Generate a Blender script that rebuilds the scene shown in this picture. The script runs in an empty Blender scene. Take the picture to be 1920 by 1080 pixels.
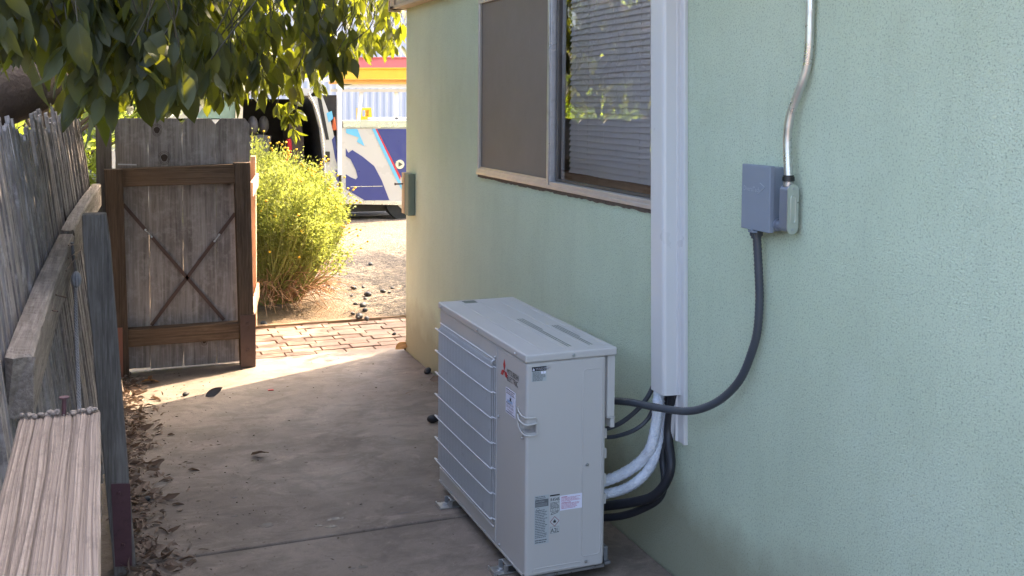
import bpy, bmesh, math, random
import numpy as np
from mathutils import Vector, Matrix
random.seed(7); RNG = np.random.default_rng(7)
S = bpy.context.scene; COL = S.collection
PI = math.pi

# ---------------------------------------------------------------- camera
CAM = np.array([-1.8078, -2.6695, 1.6279]); F = 1922.8; PX, PY = 960.0, 299.8
yaw, pitch, roll = 0.3766, -0.0564, 0.0076
_f = np.array([math.sin(yaw)*math.cos(pitch), math.cos(yaw)*math.cos(pitch), math.sin(pitch)])
_r = np.array([math.cos(yaw), -math.sin(yaw), 0.0]); _u = np.cross(_r, _f)
c_, s_ = math.cos(roll), math.sin(roll)
_r, _u = c_*_r + s_*_u, -s_*_r + c_*_u
cam = bpy.data.cameras.new('camera'); co = bpy.data.objects.new('camera', cam); COL.objects.link(co)
m = Matrix.Identity(4)
for i in range(3):
    m[i][0], m[i][1], m[i][2], m[i][3] = _r[i], _u[i], -_f[i], CAM[i]
co.matrix_world = m
cam.sensor_width = 36; cam.lens = F*36/1920; cam.shift_y = -(540-PY)/1920; cam.clip_end = 600; cam.clip_start = 0.05
S.camera = co

def at(px, py, ax, val):            # photo measurement -> world point on the plane ax = val
    d = _f + (px-PX)/F*_r - (py-PY)/F*_u
    k = 'xyz'.index(ax); t = (val-CAM[k])/d[k]
    return Vector(CAM + t*d)

# ---------------------------------------------------------------- light
SUN_EL = math.radians(44); SUN_DIR = Vector((0.905*math.cos(SUN_EL), 0.425*math.cos(SUN_EL), math.sin(SUN_EL)))
w = bpy.data.worlds.new('World'); S.world = w; w.use_nodes = True
nt = w.node_tree; bg = nt.nodes['Background']
sky = nt.nodes.new('ShaderNodeTexSky'); sky.sky_type = 'NISHITA'; sky.sun_disc = False
sky.sun_elevation = SUN_EL; sky.sun_rotation = math.atan2(SUN_DIR.x, SUN_DIR.y); sky.dust_density = 6.0; sky.air_density = 0.75; sky.ozone_density = 0.0
nt.links.new(sky.outputs[0], bg.inputs[0]); bg.inputs[1].default_value = 0.15
sd = bpy.data.lights.new('sun', 'SUN'); sd.energy = 2.6; sd.angle = math.radians(0.5); sd.color = (1.0, 0.80, 0.56)
so = bpy.data.objects.new('sun', sd); COL.objects.link(so); so.rotation_euler = SUN_DIR.to_track_quat('Z', 'Y').to_euler(); so.location = (6, 6, 9)
S.view_settings.view_transform = 'Standard'; S.view_settings.look = 'None'; S.view_settings.exposure = 3.25; S.view_settings.gamma = 1
S.view_settings.use_curve_mapping = False
S.cycles.max_bounces = 8; S.cycles.diffuse_bounces = 5; S.cycles.transparent_max_bounces = 12; S.cycles.transmission_bounces = 5
S.cycles.sample_clamp_indirect = 8

# ---------------------------------------------------------------- materials
def mat(name, col=(.5,.5,.5), rough=.6, metal=0.0, spec=.5):
    M = bpy.data.materials.new(name); M.use_nodes = True
    b = M.node_tree.nodes['Principled BSDF']
    b.inputs['Base Color'].default_value = (*col, 1); b.inputs['Roughness'].default_value = rough
    b.inputs['Metallic'].default_value = metal; b.inputs['Specular IOR Level'].default_value = spec
    return M
class N:                            # small node-tree helper
    def __init__(s, M):
        s.M = M; s.t = M.node_tree; s.b = s.t.nodes['Principled BSDF']; s.tc = s.t.nodes.new('ShaderNodeTexCoord')
    def n(s, k, **kw):
        x = s.t.nodes.new('ShaderNode'+k)
        for a, v in kw.items(): setattr(x, a, v)
        return x
    def L(s, a, b): s.t.links.new(a, b)
    def vec(s, sc=(1,1,1), src='Object', rot=(0,0,0)):
        m_ = s.n('Mapping'); m_.inputs['Scale'].default_value = sc; m_.inputs['Rotation'].default_value = rot
        s.L(s.tc.outputs[src], m_.inputs['Vector']); return m_.outputs[0]
    def noise(s, v, scale=5, det=4, rough=.55, dist=0):
        x = s.n('TexNoise'); x.inputs['Scale'].default_value = scale; x.inputs['Detail'].default_value = det
        x.inputs['Roughness'].default_value = rough; x.inputs['Distortion'].default_value = dist
        s.L(v, x.inputs['Vector']); return x.outputs[0]
    def vor(s, v, scale=5, feat='F1', out=0, rnd=1):
        x = s.n('TexVoronoi', feature=feat); x.inputs['Scale'].default_value = scale; x.inputs['Randomness'].default_value = rnd
        s.L(v, x.inputs['Vector']); return x.outputs[out]
    def ramp(s, f, stops):
        x = s.n('ValToRGB'); e = x.color_ramp.elements
        while len(e) < len(stops): e.new(.5)
        for i, (p, c) in enumerate(stops):
            e[i].position = p; e[i].color = (*c, 1) if len(c) == 3 else c
        s.L(f, x.inputs[0]); return x.outputs[0]
    def mix(s, f, a, b, bt='MIX'):
        x = s.n('Mix', data_type='RGBA', blend_type=bt)
        for sock, v in ((0, f), (6, a), (7, b)):
            if hasattr(v, 'links'): s.L(v, x.inputs[sock])
            else: x.inputs[sock].default_value = v if sock == 0 else (*v, 1)
        return x.outputs[2]
    def math(s, op, a, b=0):
        x = s.n('Math', operation=op)
        for i, v in enumerate((a, b)):
            if hasattr(v, 'links'): s.L(v, x.inputs[i])
            else: x.inputs[i].default_value = v
        return x.outputs[0]
    def bump(s, h, dist=.002, strength=1, prev=None):
        x = s.n('Bump'); x.inputs['Distance'].default_value = dist; x.inputs['Strength'].default_value = strength
        s.L(h, x.inputs['Height'])
        if prev is not None: s.L(prev, x.inputs['Normal'])
        s.L(x.outputs[0], s.b.inputs['Normal']); return x.outputs[0]
    def col(s, c): s.L(c, s.b.inputs['Base Color'])
    def rgh(s, c): s.L(c, s.b.inputs['Roughness'])

def G3(v): return (v, v, v)
def m_stucco():
    M = mat('green_stucco', (.42,.56,.44), .9, spec=.2); h = N(M); v = h.vec()
    big = h.noise(v, 1.3, 4); mid = h.noise(h.vec((1,1,.35)), 6, 4)
    c = h.mix(h.ramp(big, [(.3,G3(0)),(.7,G3(1))]), (.56,.65,.485), (.63,.71,.55))
    c = h.mix(h.ramp(mid, [(.45,G3(0)),(.75,G3(.35))]), c, (.48,.55,.42))
    drip = h.noise(h.vec((1,9,.55)), 2.6, 5, .65); c = h.mix(h.ramp(drip, [(.5,G3(0)),(.72,G3(.14))]), c, (.44,.53,.41)); c = h.mix(h.ramp(h.noise(v, 2.3, 6, .7), [(.52,G3(0)),(.62,G3(.35))]), c, (.62,.71,.57))
    grain = h.noise(v, 185, 3, .6, .3); pits = h.ramp(grain, [(.34,G3(1)),(.46,G3(0))])
    c = h.mix(h.math('MULTIPLY', pits, .55), c, (.20,.26,.19))
    sp = h.ramp(h.noise(v, 42, 5, .75), [(.24,G3(1)),(.29,G3(0))]); c = h.mix(sp, c, (.1,.11,.08))
    # browner, darker band towards the ground, with a ragged edge
    sep = h.n('SeparateXYZ'); h.L(h.tc.outputs['Object'], sep.inputs[0])
    zz = h.math('ADD', sep.outputs[2], h.math('MULTIPLY', h.noise(v, 4, 4), -.35))
    band = h.ramp(zz, [(.0,G3(.75)),(.22,G3(0))]); c = h.mix(band, c, (.30,.29,.2))
    h.col(c)
    a = h.math('ADD', h.math('MULTIPLY', h.noise(v, 215, 3, .6, .3), 1.0), h.math('MULTIPLY', h.noise(v, 260, 2), .35))
    h.bump(a, .0065, 1.0)
    return M
def m_concrete(name, c1, c2, rough=.85, worm=True):
    M = mat(name, c1, rough, spec=.35); h = N(M); v = h.vec()
    c = h.mix(h.ramp(h.noise(v, 1.6, 5, .6), [(.3,G3(0)),(.68,G3(1))]), c1, c2)
    c = h.mix(h.ramp(h.noise(v, 7, 6, .7, 1.5), [(.5,G3(0)),(.72,G3(.55))]), c, tuple(k*.72 for k in c1))
    c = h.mix(h.ramp(h.noise(h.vec((1,2.2,1)), 3.2, 8, .72, .8), [(.55,G3(0)),(.66,G3(.5))]), c, tuple(min(1,k*1.35) for k in c2))
    c = h.mix(h.ramp(h.noise(v, 90, 3, .7), [(.62,G3(0)),(.72,G3(.5))]), c, tuple(k*.5 for k in c1))
    c = h.mix(h.ramp(h.vor(v, 9), [(.035,G3(.8)),(.05,G3(0))]), c, tuple(k*.3 for k in c1))
    c = h.mix(h.ramp(h.noise(v, 330, 2), [(.35,G3(.4)),(.5,G3(0))]), c, tuple(k*.6 for k in c1)); c = h.mix(h.ramp(h.noise(v, 240, 2), [(.62,G3(0)),(.75,G3(.45))]), c, tuple(min(1,k*1.5) for k in c2))
    c = h.mix(h.ramp(h.noise(h.vec((1,1.6,1)), 4.5, 7, .7, .6), [(.46,G3(0)),(.58,G3(.45))]), c, tuple(k*.62 for k in c1)); c = h.mix(h.ramp(h.noise(h.vec((1.3,1,1)), 12, 7, .8, 2), [(.6,G3(0)),(.66,G3(.5))]), c, tuple(min(1,k*1.25) for k in c2))
    h.col(c); h.rgh(h.ramp(h.noise(v, 5), [(.3,G3(rough-.2)),(.7,G3(rough))]))
    a = h.math('ADD', h.noise(v, 35, 5, .6), h.math('MULTIPLY', h.noise(v, 220, 3), .4)); h.bump(a, .002, .8)
    return M
def m_wood(name, dark, mid, light, axis='z', rough=.85, bump=.0025, fine=110, sil=0.5, warp=1.2, white=0):
    M = mat(name, mid, rough, spec=.2); h = N(M)
    k = 'xyz'.index(axis)
    s1 = [1, 1, 1]; s1[k] = .06
    s2 = [1, 1, 1]; s2[k] = .02
    v1, v2 = h.vec(tuple(s1)), h.vec(tuple(s2))
    g = h.noise(v1, fine, 4, .6, warp*.3); g2 = h.noise(v2, fine*.35, 5, .7, warp)
    c = h.mix(h.ramp(g2, [(.28,G3(0)),(.62,G3(1))]), dark, mid)
    c = h.mix(h.ramp(g, [(.45,G3(0)),(.75,G3(sil))]), c, light)
    c = h.mix(h.ramp(g, [(.2,G3(.85)),(.36,G3(0))]), c, tuple(q*.35 for q in dark))
    blot = h.noise(h.vec(tuple([.35 if i == k else 1 for i in range(3)])), 9, 5, .65)
    c = h.mix(h.ramp(blot, [(.52,G3(0)),(.7,G3(.6))]), c, dark)
    if white: c = h.mix(h.ramp(h.noise(h.vec(), 14, 6, .75), [(.5,G3(0)),(.62,G3(white))]), c, light)
    knot = h.ramp(h.vor(h.vec(tuple([.5 if i == k else 1 for i in range(3)])), 3.3), [(.05,G3(.9)),(.11,G3(0))])
    c = h.mix(knot, c, tuple(q*.4 for q in dark))
    h.col(c); h.bump(h.math('ADD', g, h.math('MULTIPLY', g2, 1.2)), bump, 1)
    return M
def m_simple(name, col, rough=.5, metal=0, spec=.5, var=.12, scale=8, bump=0, bs=60, dirt=None, dirt_amt=.5, src='Object'):
    M = mat(name, col, rough, metal, spec); h = N(M); v = h.vec(src=src)
    c = h.mix(h.noise(v, scale, 5, .6), tuple(k*(1-var) for k in col), tuple(min(1,k*(1+var)) for k in col))
    if dirt: c = h.mix(h.ramp(h.noise(v, scale*2.3, 7, .7), [(.5,G3(0)),(.68,G3(dirt_amt))]), c, dirt)
    h.col(c); h.rgh(h.ramp(h.noise(v, scale*1.7, 4), [(.3,G3(max(.02,rough-.08))),(.7,G3(min(1,rough+.1)))]))
    if bump: h.bump(h.noise(v, bs, 4, .6), bump, 1)
    return M
def m_leaf(name, top, top2, under, trans, rough=.38, tw=.45, spec=.5):
    M = mat(name, top, rough, spec=spec); h = N(M)
    at_ = h.n('Attribute', attribute_name='rnd'); f = at_.outputs['Fac']
    sep = h.n('SeparateXYZ'); h.L(h.tc.outputs['UV'], sep.inputs[0])
    c = h.mix(f, top, top2)
    rib = h.math('ABSOLUTE', h.math('SUBTRACT', sep.outputs[0], .5))
    c = h.mix(h.ramp(rib, [(.0,G3(.75)),(.035,G3(0))]), c, tuple(min(1, k*2.6+.02) for k in top))
    w_ = h.n('TexWave'); w_.inputs['Scale'].default_value = 3.2; w_.inputs['Distortion'].default_value = .5
    cmb = h.n('CombineXYZ'); h.L(h.math('ADD', sep.outputs[1], h.math('MULTIPLY', rib, -.9)), cmb.inputs[0]); h.L(cmb.outputs[0], w_.inputs['Vector'])
    c = h.mix(h.ramp(w_.outputs['Fac'], [(.93,G3(0)),(1,G3(.35))]), c, tuple(min(1, k*2+.01) for k in top))
    c = h.mix(h.ramp(h.noise(h.vec(), 60, 4, .7), [(.58,G3(0)),(.7,G3(.35))]), c, under)
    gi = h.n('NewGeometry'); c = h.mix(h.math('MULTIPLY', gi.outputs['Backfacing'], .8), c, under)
    h.col(c); h.bump(h.noise(h.vec(), 90, 2), .0008, .6)
    tr = h.n('BsdfTranslucent'); h.L(h.mix(f, trans, tuple(min(1, k*1.25) for k in trans)), tr.inputs[0])
    mx = h.n('MixShader'); mx.inputs[0].default_value = tw
    h.L(h.b.outputs[0], mx.inputs[1]); h.L(tr.outputs[0], mx.inputs[2])
    h.L(mx.outputs[0], h.t.nodes['Material Output'].inputs[0])
    return M
def m_glass(name, refl=.1, tint=(.9,.93,.92)):
    M = mat(name); h = N(M); t = h.t
    tr = h.n('BsdfTransparent'); tr.inputs[0].default_value = (*tint, 1)
    gl = h.n('BsdfGlossy'); gl.inputs['Roughness'].default_value = .015; gl.inputs[0].default_value = (.95,.97,1,1)
    fr = h.n('Fresnel'); fr.inputs[0].default_value = 1.52
    mx = h.n('MixShader'); h.L(h.math('ADD', fr.outputs[0], refl), mx.inputs[0]); h.L(tr.outputs[0], mx.inputs[1]); h.L(gl.outputs[0], mx.inputs[2])
    h.L(mx.outputs[0], t.nodes['Material Output'].inputs[0]); t.nodes.remove(h.b)
    return M

STUCCO = m_stucco()
CONC = m_concrete('path_concrete', (.15,.12,.097), (.265,.215,.175))
ALU = m_simple('window_aluminium', (.52,.49,.47), .4, .5, dirt=(.40,.38,.36), dirt_amt=.3, scale=12)
PAINT = m_simple('ivory_grey_enamel', (.50,.48,.46), .42, 0, var=.03, scale=2.5)
PAINT2 = m_simple('ivory_grey_plastic', (.50,.485,.46), .5, 0, var=.03, scale=3)
WIREM = m_simple('coated_wire', (.58,.58,.59), .35, 0, var=.02)
GALV = m_simple('galvanised_steel', (.50,.51,.52), .33, .9, var=.2, scale=30)
CONDUIT = m_simple('zinc_conduit', (.62,.62,.60), .30, .85, var=.1, scale=14, dirt=(.4,.4,.38), dirt_amt=.4)
PVCW = m_simple('white_pvc_cover', (.60,.59,.585), .34, 0, var=.02, scale=3)
PVCG = m_simple('grey_pvc', (.205,.235,.285), .42, 0, var=.04, scale=6)
CASTG = m_simple('grey_cast_aluminium', (.22,.24,.29), .36, .35, var=.06, scale=20)
PLATE = m_simple('stamped_zinc_plate', (.52,.55,.5), .32, .7, var=.08, scale=20)
WHIPM = m_simple('charcoal_flex_conduit', (.055,.062,.075), .42, 0, var=.05, scale=20)
BLACKR = m_simple('black_foam_rubber', (.012,.013,.018), .5, 0, var=.1, scale=20)
BLK = m_simple('black_plastic', (.012,.012,.012), .4)
RED = m_simple('red_ink', (.45,.012,.02), .45, var=.02)
INK = m_simple('black_ink', (.015,.015,.018), .5, var=.02)
GINK = m_simple('grey_ink', (.12,.13,.14), .6, var=.02)
SILVER = m_simple('silver_label', (.42,.45,.46), .5, var=.03)
WHITEL = m_simple('white_label', (.74,.74,.86), .5, var=.02)
BLUEI = m_simple('blue_ink', (.10,.35,.66), .5, var=.02)
PINKI = m_simple('crimson_ink', (.45,.12,.22), .6, var=.02)
GREYW = m_wood('weathered_grey_wood', (.10,.088,.085), (.27,.245,.235), (.52,.48,.46), 'z', bump=.003, fine=90, white=.4)
RAILW = m_wood('weathered_rail_wood', (.13,.11,.095), (.26,.225,.195), (.40,.36,.32), 'y', bump=.003, fine=100, sil=.6)
POSTW = m_wood('grey_post_wood', (.09,.08,.072), (.195,.178,.165), (.34,.32,.30), 'z', bump=.0012, fine=140)
GATEW = m_wood('silvered_gate_wood', (.13,.11,.10), (.33,.295,.275), (.54,.50,.48), 'z', bump=.0018, fine=70, white=.3)
STILEW = m_wood('brown_gate_wood', (.055,.038,.027), (.13,.09,.063), (.22,.16,.12), 'z', bump=.0015, fine=110)
GRAILW = m_wood('brown_gate_rail_wood', (.07,.046,.03), (.165,.108,.07), (.27,.19,.13), 'x', bump=.0015, fine=110)
RUST = m_simple('brown_painted_steel', (.10,.058,.045), .5, .2, var=.15, scale=15, dirt=(.08,.035,.02))
MAROON = m_simple('maroon_painted_steel', (.10,.045,.055), .5, .1, var=.2, scale=18, dirt=(.04,.02,.02))
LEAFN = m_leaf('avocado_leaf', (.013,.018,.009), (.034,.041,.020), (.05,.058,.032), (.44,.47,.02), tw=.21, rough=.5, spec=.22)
LEAFY = m_leaf('pale_leaf', (.05,.075,.02), (.10,.13,.03), (.14,.17,.06), (.55,.68,.04), tw=.5)
FAR = m_leaf('far_leaf', (.07,.10,.025), (.14,.16,.05), (.15,.18,.06), (.45,.52,.06), tw=.45, rough=.5)
BARK = m_simple('dark_bark', (.06,.042,.032), .9, var=.4, scale=14, bump=.012, bs=28)
TWIG = m_simple('green_twig', (.045,.04,.022), .7, var=.2)
DRYTWIG = m_simple('dry_orange_twig', (.40,.235,.135), .8, var=.3, scale=30)

# ---------------------------------------------------------------- mesh builder
class MB:
    def __init__(s): s.v = []; s.f = []; s.sm = []; s.uv = None
    def add(s, vs, fs, sm=False):
        o = len(s.v); s.v += [tuple(q) for q in vs]; s.f += [tuple(o+i for i in f) for f in fs]; s.sm += [sm]*len(fs); return s
    def box(s, x0, x1, y0, y1, z0, z1):
        if x0 > x1: x0, x1 = x1, x0
        if y0 > y1: y0, y1 = y1, y0
        if z0 > z1: z0, z1 = z1, z0
        return s.add([(x0,y0,z0),(x1,y0,z0),(x1,y1,z0),(x0,y1,z0),(x0,y0,z1),(x1,y0,z1),(x1,y1,z1),(x0,y1,z1)],
                     [(0,3,2,1),(4,5,6,7),(0,1,5,4),(1,2,6,5),(2,3,7,6),(3,0,4,7)])
    def prism(s, poly, vec, sm=False):
        n = len(poly); P0 = [Vector(p) for p in poly]; V = Vector(vec); nrm = Vector((0,0,0))
        for i in range(n): nrm += P0[i].cross(P0[(i+1) % n])
        if nrm.dot(V) > 0: P0.reverse()
        s.add(P0 + [p+V for p in P0], [tuple(range(n)), tuple(range(2*n-1, n-1, -1))])
        s.add([q for p in [(P0[i], P0[i]+V) for i in range(n)] for q in p],
              [(2*i, 2*i+1, 2*((i+1) % n)+1, 2*((i+1) % n)) for i in range(n)], sm); return s
    def beam(s, a, b, w, t, up=(0,0,1)):        # bar from a to b, width w (across) and thickness t (along up)
        a, b = Vector(a), Vector(b); d = (b-a).normalized(); x = d.cross(Vector(up)).normalized(); y = x.cross(d).normalized()
        P = [a+x*(i*w/2)+y*(j*t/2) for i, j in ((-1,-1),(1,-1),(1,1),(-1,1))]
        return s.prism(P, b-a)
    def tube(s, pts, r, n=10, cap=True, closed=False):
        pts = [Vector(p) for p in pts]; m_ = len(pts); rs = r if isinstance(r, (list, tuple)) else [r]*m_
        up = Vector((.13,.21,1)).normalized(); o = []; prev = None
        for i, p in enumerate(pts):
            d = (pts[(i+1) % m_] - pts[i-1]) if closed else (pts[min(i+1, m_-1)] - pts[max(i-1, 0)])
            d.normalize()
            if prev is None: x = d.cross(up).normalized() if abs(d.dot(up)) < .95 else d.cross(Vector((1,0,0))).normalized()
            else: x = (prev - d*prev.dot(d)).normalized()
            prev = x; y = d.cross(x)
            o += [p + (x*math.cos(2*PI*k/n) + y*math.sin(2*PI*k/n))*rs[i] for k in range(n)]
        fs = []
        for i in range(m_ if closed else m_-1):
            j = (i+1) % m_
            fs += [(i*n+k, i*n+(k+1) % n, j*n+(k+1) % n, j*n+k) for k in range(n)]
        s.add(o, fs, True)
        if cap and not closed:
            s.add(o[:n], [tuple(range(n-1, -1, -1))]); s.add(o[-n:], [tuple(range(n))])
        return s
    def cyl(s, c, axis, r, h, n=20, r2=None):
        a = Vector(axis).normalized(); c = Vector(c); return s.tube([c, c+a*h], [r, r2 if r2 is not None else r], n)
    def ball(s, c, rx, ry=None, rz=None, n=12, m_=8):
        ry = ry or rx; rz = rz or rx; c = Vector(c); V = []; fs = []
        for i in range(m_+1):
            t = PI*i/m_
            for k in range(n): V.append(c + Vector((rx*math.sin(t)*math.cos(2*PI*k/n), ry*math.sin(t)*math.sin(2*PI*k/n), rz*math.cos(t))))
        for i in range(m_):
            fs += [(i*n+k, (i+1)*n+k, (i+1)*n+(k+1) % n, i*n+(k+1) % n) for k in range(n)]
        return s.add(V, fs, True)
    def text(s, txt, origin, right, up, size, depth=.0004, stretch=1.0):
        cu = bpy.data.curves.new('t', 'FONT'); cu.body = txt; cu.size = size; cu.resolution_u = 2
        o = bpy.data.objects.new('t', cu); COL.objects.link(o); dg = bpy.context.evaluated_depsgraph_get()
        me = bpy.data.meshes.new_from_object(o.evaluated_get(dg))
        R_, U_, O_ = Vector(right).normalized(), Vector(up).normalized(), Vector(origin); Nn = R_.cross(U_)
        s.add([O_ + R_*v.co.x*stretch + U_*v.co.y + Nn*depth for v in me.vertices], [tuple(p.vertices) for p in me.polygons])
        bpy.data.objects.remove(o); bpy.data.curves.remove(cu); bpy.data.meshes.remove(me); return s
    def build(s, name, material, parent=None, bevel=0, seg=2, origin=None):
        me = bpy.data.meshes.new(name); V = np.array(s.v, dtype=float)
        top = parent is None
        if top:
            if origin is None:
                lo, hi = V.min(0), V.max(0); origin = ((lo[0]+hi[0])/2, (lo[1]+hi[1])/2, lo[2])
            V = V - np.array(origin)
        me.from_pydata(V.tolist(), [], s.f); me.polygons.foreach_set('use_smooth', s.sm)
        me.materials.append(material); me.validate(); me.update()
        o = bpy.data.objects.new(name, me); COL.objects.link(o)
        if top: o.location = origin
        else:
            o.parent = parent
            p = parent; off = Vector(parent.location)
            while p.parent: p = p.parent; off += p.location
            o.location = -off
        if bevel:
            b = o.modifiers.new('bevel', 'BEVEL'); b.width = bevel; b.segments = seg; b.limit_method = 'ANGLE'; b.angle_limit = math.radians(40)
        return o
def tag(o, label=None, cat=None, group=None, kind=None):
    if label: o['label'] = label
    if cat: o['category'] = cat
    if group: o['group'] = group
    if kind: o['kind'] = kind
    return o
def thing(name, label, cat, loc, group=None):
    o = bpy.data.objects.new(name, None); COL.objects.link(o); o.location = loc; o.empty_display_size = .1
    return tag(o, label, cat, group)
def copy_tree(o, parent=None):
    c = o.copy(); COL.objects.link(c); c.parent = parent
    for ch in [q for q in o.children]: copy_tree(ch, c)
    return c
def spline(P, k=6):
    P = [Vector(p) for p in P]; out = []
    for i in range(len(P)-1):
        a, b, c, d = P[max(i-1,0)], P[i], P[i+1], P[min(i+2, len(P)-1)]
        for j in range(k):
            t = j/k; out.append(.5*((2*b)+(c-a)*t+(2*a-5*b+4*c-d)*t*t+(3*b-a-3*c+d)*t**3))
    return out+[P[-1]]

# ---------------------------------------------------------------- ground, path, paving
# ground sheet with the far yard
def grid(name, x0, x1, y0, y1, nx, ny, zf, material, **kw):
    b = MB(); xs = np.linspace(x0, x1, nx+1); ys = np.linspace(y0, y1, ny+1)
    V = [(x, y, zf(x, y)) for y in ys for x in xs]
    b.add(V, [(j*(nx+1)+i, j*(nx+1)+i+1, (j+1)*(nx+1)+i+1, (j+1)*(nx+1)+i) for j in range(ny) for i in range(nx)], True)
    o = b.build(name, material, origin=(0,0,0)); return tag(o, kind='structure', **kw)
gm = m_simple('bare_ground', (.13,.10,.075), .95, var=.3, scale=3, bump=.01, bs=30)
grid('ground', -300, 300, -60, 400, 12, 12, lambda x, y: -.13, gm)
def m_yard():
    M = mat('gravel_and_soil', (.3,.24,.17), .95, spec=.2); h = N(M); v = h.vec()
    soil = h.mix(h.noise(v, 9, 6, .7), (.11,.072,.043), (.20,.14,.09))
    cell = h.vor(v, 55, out=1); st = h.n('SeparateColor'); h.L(cell, st.inputs[0])
    grav = h.mix(st.outputs[0], (.05,.04,.03), (.21,.165,.125))
    sep = h.n('SeparateXYZ'); h.L(h.tc.outputs['Object'], sep.inputs[0])
    e = h.math('ADD', h.math('ADD', h.math('MULTIPLY', sep.outputs[0], 1.6), h.math('MULTIPLY', sep.outputs[1], .55)), h.math('MULTIPLY', h.noise(v, 2.2, 4), 1.1))
    f = h.ramp(h.math('SUBTRACT', e, 3.0), [(.0,G3(0)),(.55,G3(1))])
    peb = h.ramp(h.noise(v, 26, 3), [(.5,G3(0)),(.55,G3(1))])
    f2 = h.mix(f, h.math('MULTIPLY', peb, .35), (1,1,1))
    c = h.mix(f2, soil, grav)
    c = h.mix(h.ramp(h.noise(v, 14, 6, .75), [(.6,G3(0)),(.7,G3(.7))]), c, (.07,.045,.03))
    h.col(c)
    d = h.vor(v, 55); hh = h.math('MULTIPLY', h.math('SUBTRACT', 1, d), f2)
    h.bump(h.math('ADD', hh, h.noise(v, 40, 5, .7)), .012, 1); return M
def yard_z(x, y):
    z = .006*math.sin(5*x+1)*math.sin(4*y) + .004*math.sin(13*x+2*y)
    # shallow eroded edge where the gravel bank falls to bare soil under the shrub
    e = x - (-.12 - .5*(y-4.9)*.6); z += .035/(1+math.exp(-e*22)) if y < 6.4 else .035
    return z - .02 - max(0, y-9)*.03
grid('gravel_yard', -9, 9, 4.76, 12.2, 180, 150, yard_z, m_yard())
def slab(x0, x1, y0, y1, z1=0.0): return MB().box(x0, x1, y0, y1, -.1, z1)
b = MB()
ys = [-6.4, -4.0, -1.62, 1.07, 3.86]
for a, c in zip(ys[:-1], ys[1:]):
    b.box(-1.76, -.006, a+.006, c-.006, -.1, 0)
tag(b.build('path', CONC, bevel=.008, seg=3), kind='structure')
b = MB().box(-2.6, -1.762, -6.4, 3.9, -.1, -.012)
tag(b.build('soil_strip', m_simple('dark_soil', (.12,.085,.06), .95, var=.4, scale=12, bump=.012, bs=40)), kind='structure')
# brick paving: individually tinted pavers in a staggered bond
def m_paver():
    M = mat('pink_brick_paver', (.5,.3,.22), .9, spec=.2); h = N(M); v = h.vec()
    f = h.n('Attribute', attribute_name='rnd').outputs['Fac']
    c = h.mix(f, (.18,.12,.095), (.25,.18,.145)); c = h.mix(h.ramp(h.noise(v, 12, 6, .7), [(.45,G3(0)),(.65,G3(.6))]), c, (.25,.20,.155))
    h.col(c); h.bump(h.noise(v, 70, 4), .002, 1); return M
b = MB(); tint = []
y = 3.868; row = 0
while y < 4.74:
    x = -1.15 + (.055 if row % 2 else 0); h_ = .095
    while x < 2.0:
        L_ = .195; dz = random.uniform(-.004, .004); g = .0035
        n0 = len(b.f); b.box(x+g, x+L_-g, y+g, y+h_-g, -.06, -.004+dz+.0); tint += [random.random()]*(len(b.f)-n0); x += L_
    y += h_; row += 1
o = tag(b.build('brick_paving', m_paver(), bevel=.003, seg=1), kind='structure')
a_ = o.data.attributes.new('rnd', 'FLOAT', 'FACE'); a_.data.foreach_set('value', tint)
tag(MB().box(-1.2, 2.0, 3.862, 4.745, -.1, -.014).build('sand_joints', m_simple('joint_sand', (.09,.06,.04), .95, var=.2)), kind='structure')
tag(MB().box(-1.25, 2.0, 4.747, 4.80, -.1, .012).build('timber_edging', m_wood('edging_wood', (.14,.09,.055), (.22,.15,.10), (.28,.21,.15), 'x')), kind='structure')
# curb, street
RD = m_concrete('road_surface', (.12,.12,.125), (.16,.16,.165))
tag(MB().box(-60, 60, 12.45, 90, -.3, -.118).build('street', RD), kind='structure')
tag(MB().box(-60, 60, 12.2, 12.44, -.3, -.085).build('kerb', m_concrete('kerb_concrete', (.6,.57,.53), (.7,.67,.62)), bevel=.01), kind='structure')

# ---------------------------------------------------------------- house
house = thing('house', 'pale green stucco house wall with sliding window beside the concrete path', 'house', (2, 0, 0))
b = MB(); WY0, WY1, WZ0, WZ1 = .50, 2.36, 1.255, 2.16; YC = 3.80; YE = -7.0; ZT = 2.75
rc = .035; corner = [(0, WY1, 0)] + [(rc-rc*math.cos(t), YC-rc+rc*math.sin(t), 0) for t in np.linspace(0, PI/2, 8)] + [(.2, YC, 0), (.2, WY1, 0)]
b.prism([(p[0], p[1], -.1) for p in corner], (0, 0, ZT+.1))
b.box(0, .2, WY0, WY1, -.1, WZ0); b.box(0, .2, WY0, WY1, WZ1, ZT); b.box(0, .2, YE, WY0, -.1, ZT)
b.box(.2, 8, YC-.2, YC, -.1, ZT); b.box(7.8, 8, YE, YC-.2, -.1, ZT); b.box(.2, 7.8, YE, YE+.2, -.1, ZT)
b.build('wall', STUCCO, house)
ROOFM = m_simple('asphalt_shingle', (.16,.13,.11), .95, var=.25, scale=30, bump=.01, bs=60)
BEIGE = m_simple('beige_trim_paint', (.50,.40,.30), .6, var=.06, scale=4)
b = MB(); b.prism([(-.55, YC+.35, ZT+.02), (4, YC+.35, 4.1), (8.55, YC+.35, ZT+.02), (8.55, YC+.35, ZT-.08), (-.55, YC+.35, ZT-.08)], (0, YE-YC-.7, 0))
b.build('roof', ROOFM, house)
b = MB(); b.box(-.078, -.001, YE, YC+.105, 2.222, 2.245)
b.box(-.066, -.001, YE, YC+.095, 2.248, 2.665)
b.box(-.085, -.001, YC+.096, YC+.112, 2.21, 2.665); b.box(-.078, .4, YC+.001, YC+.094, 2.222, 2.30)
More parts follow.
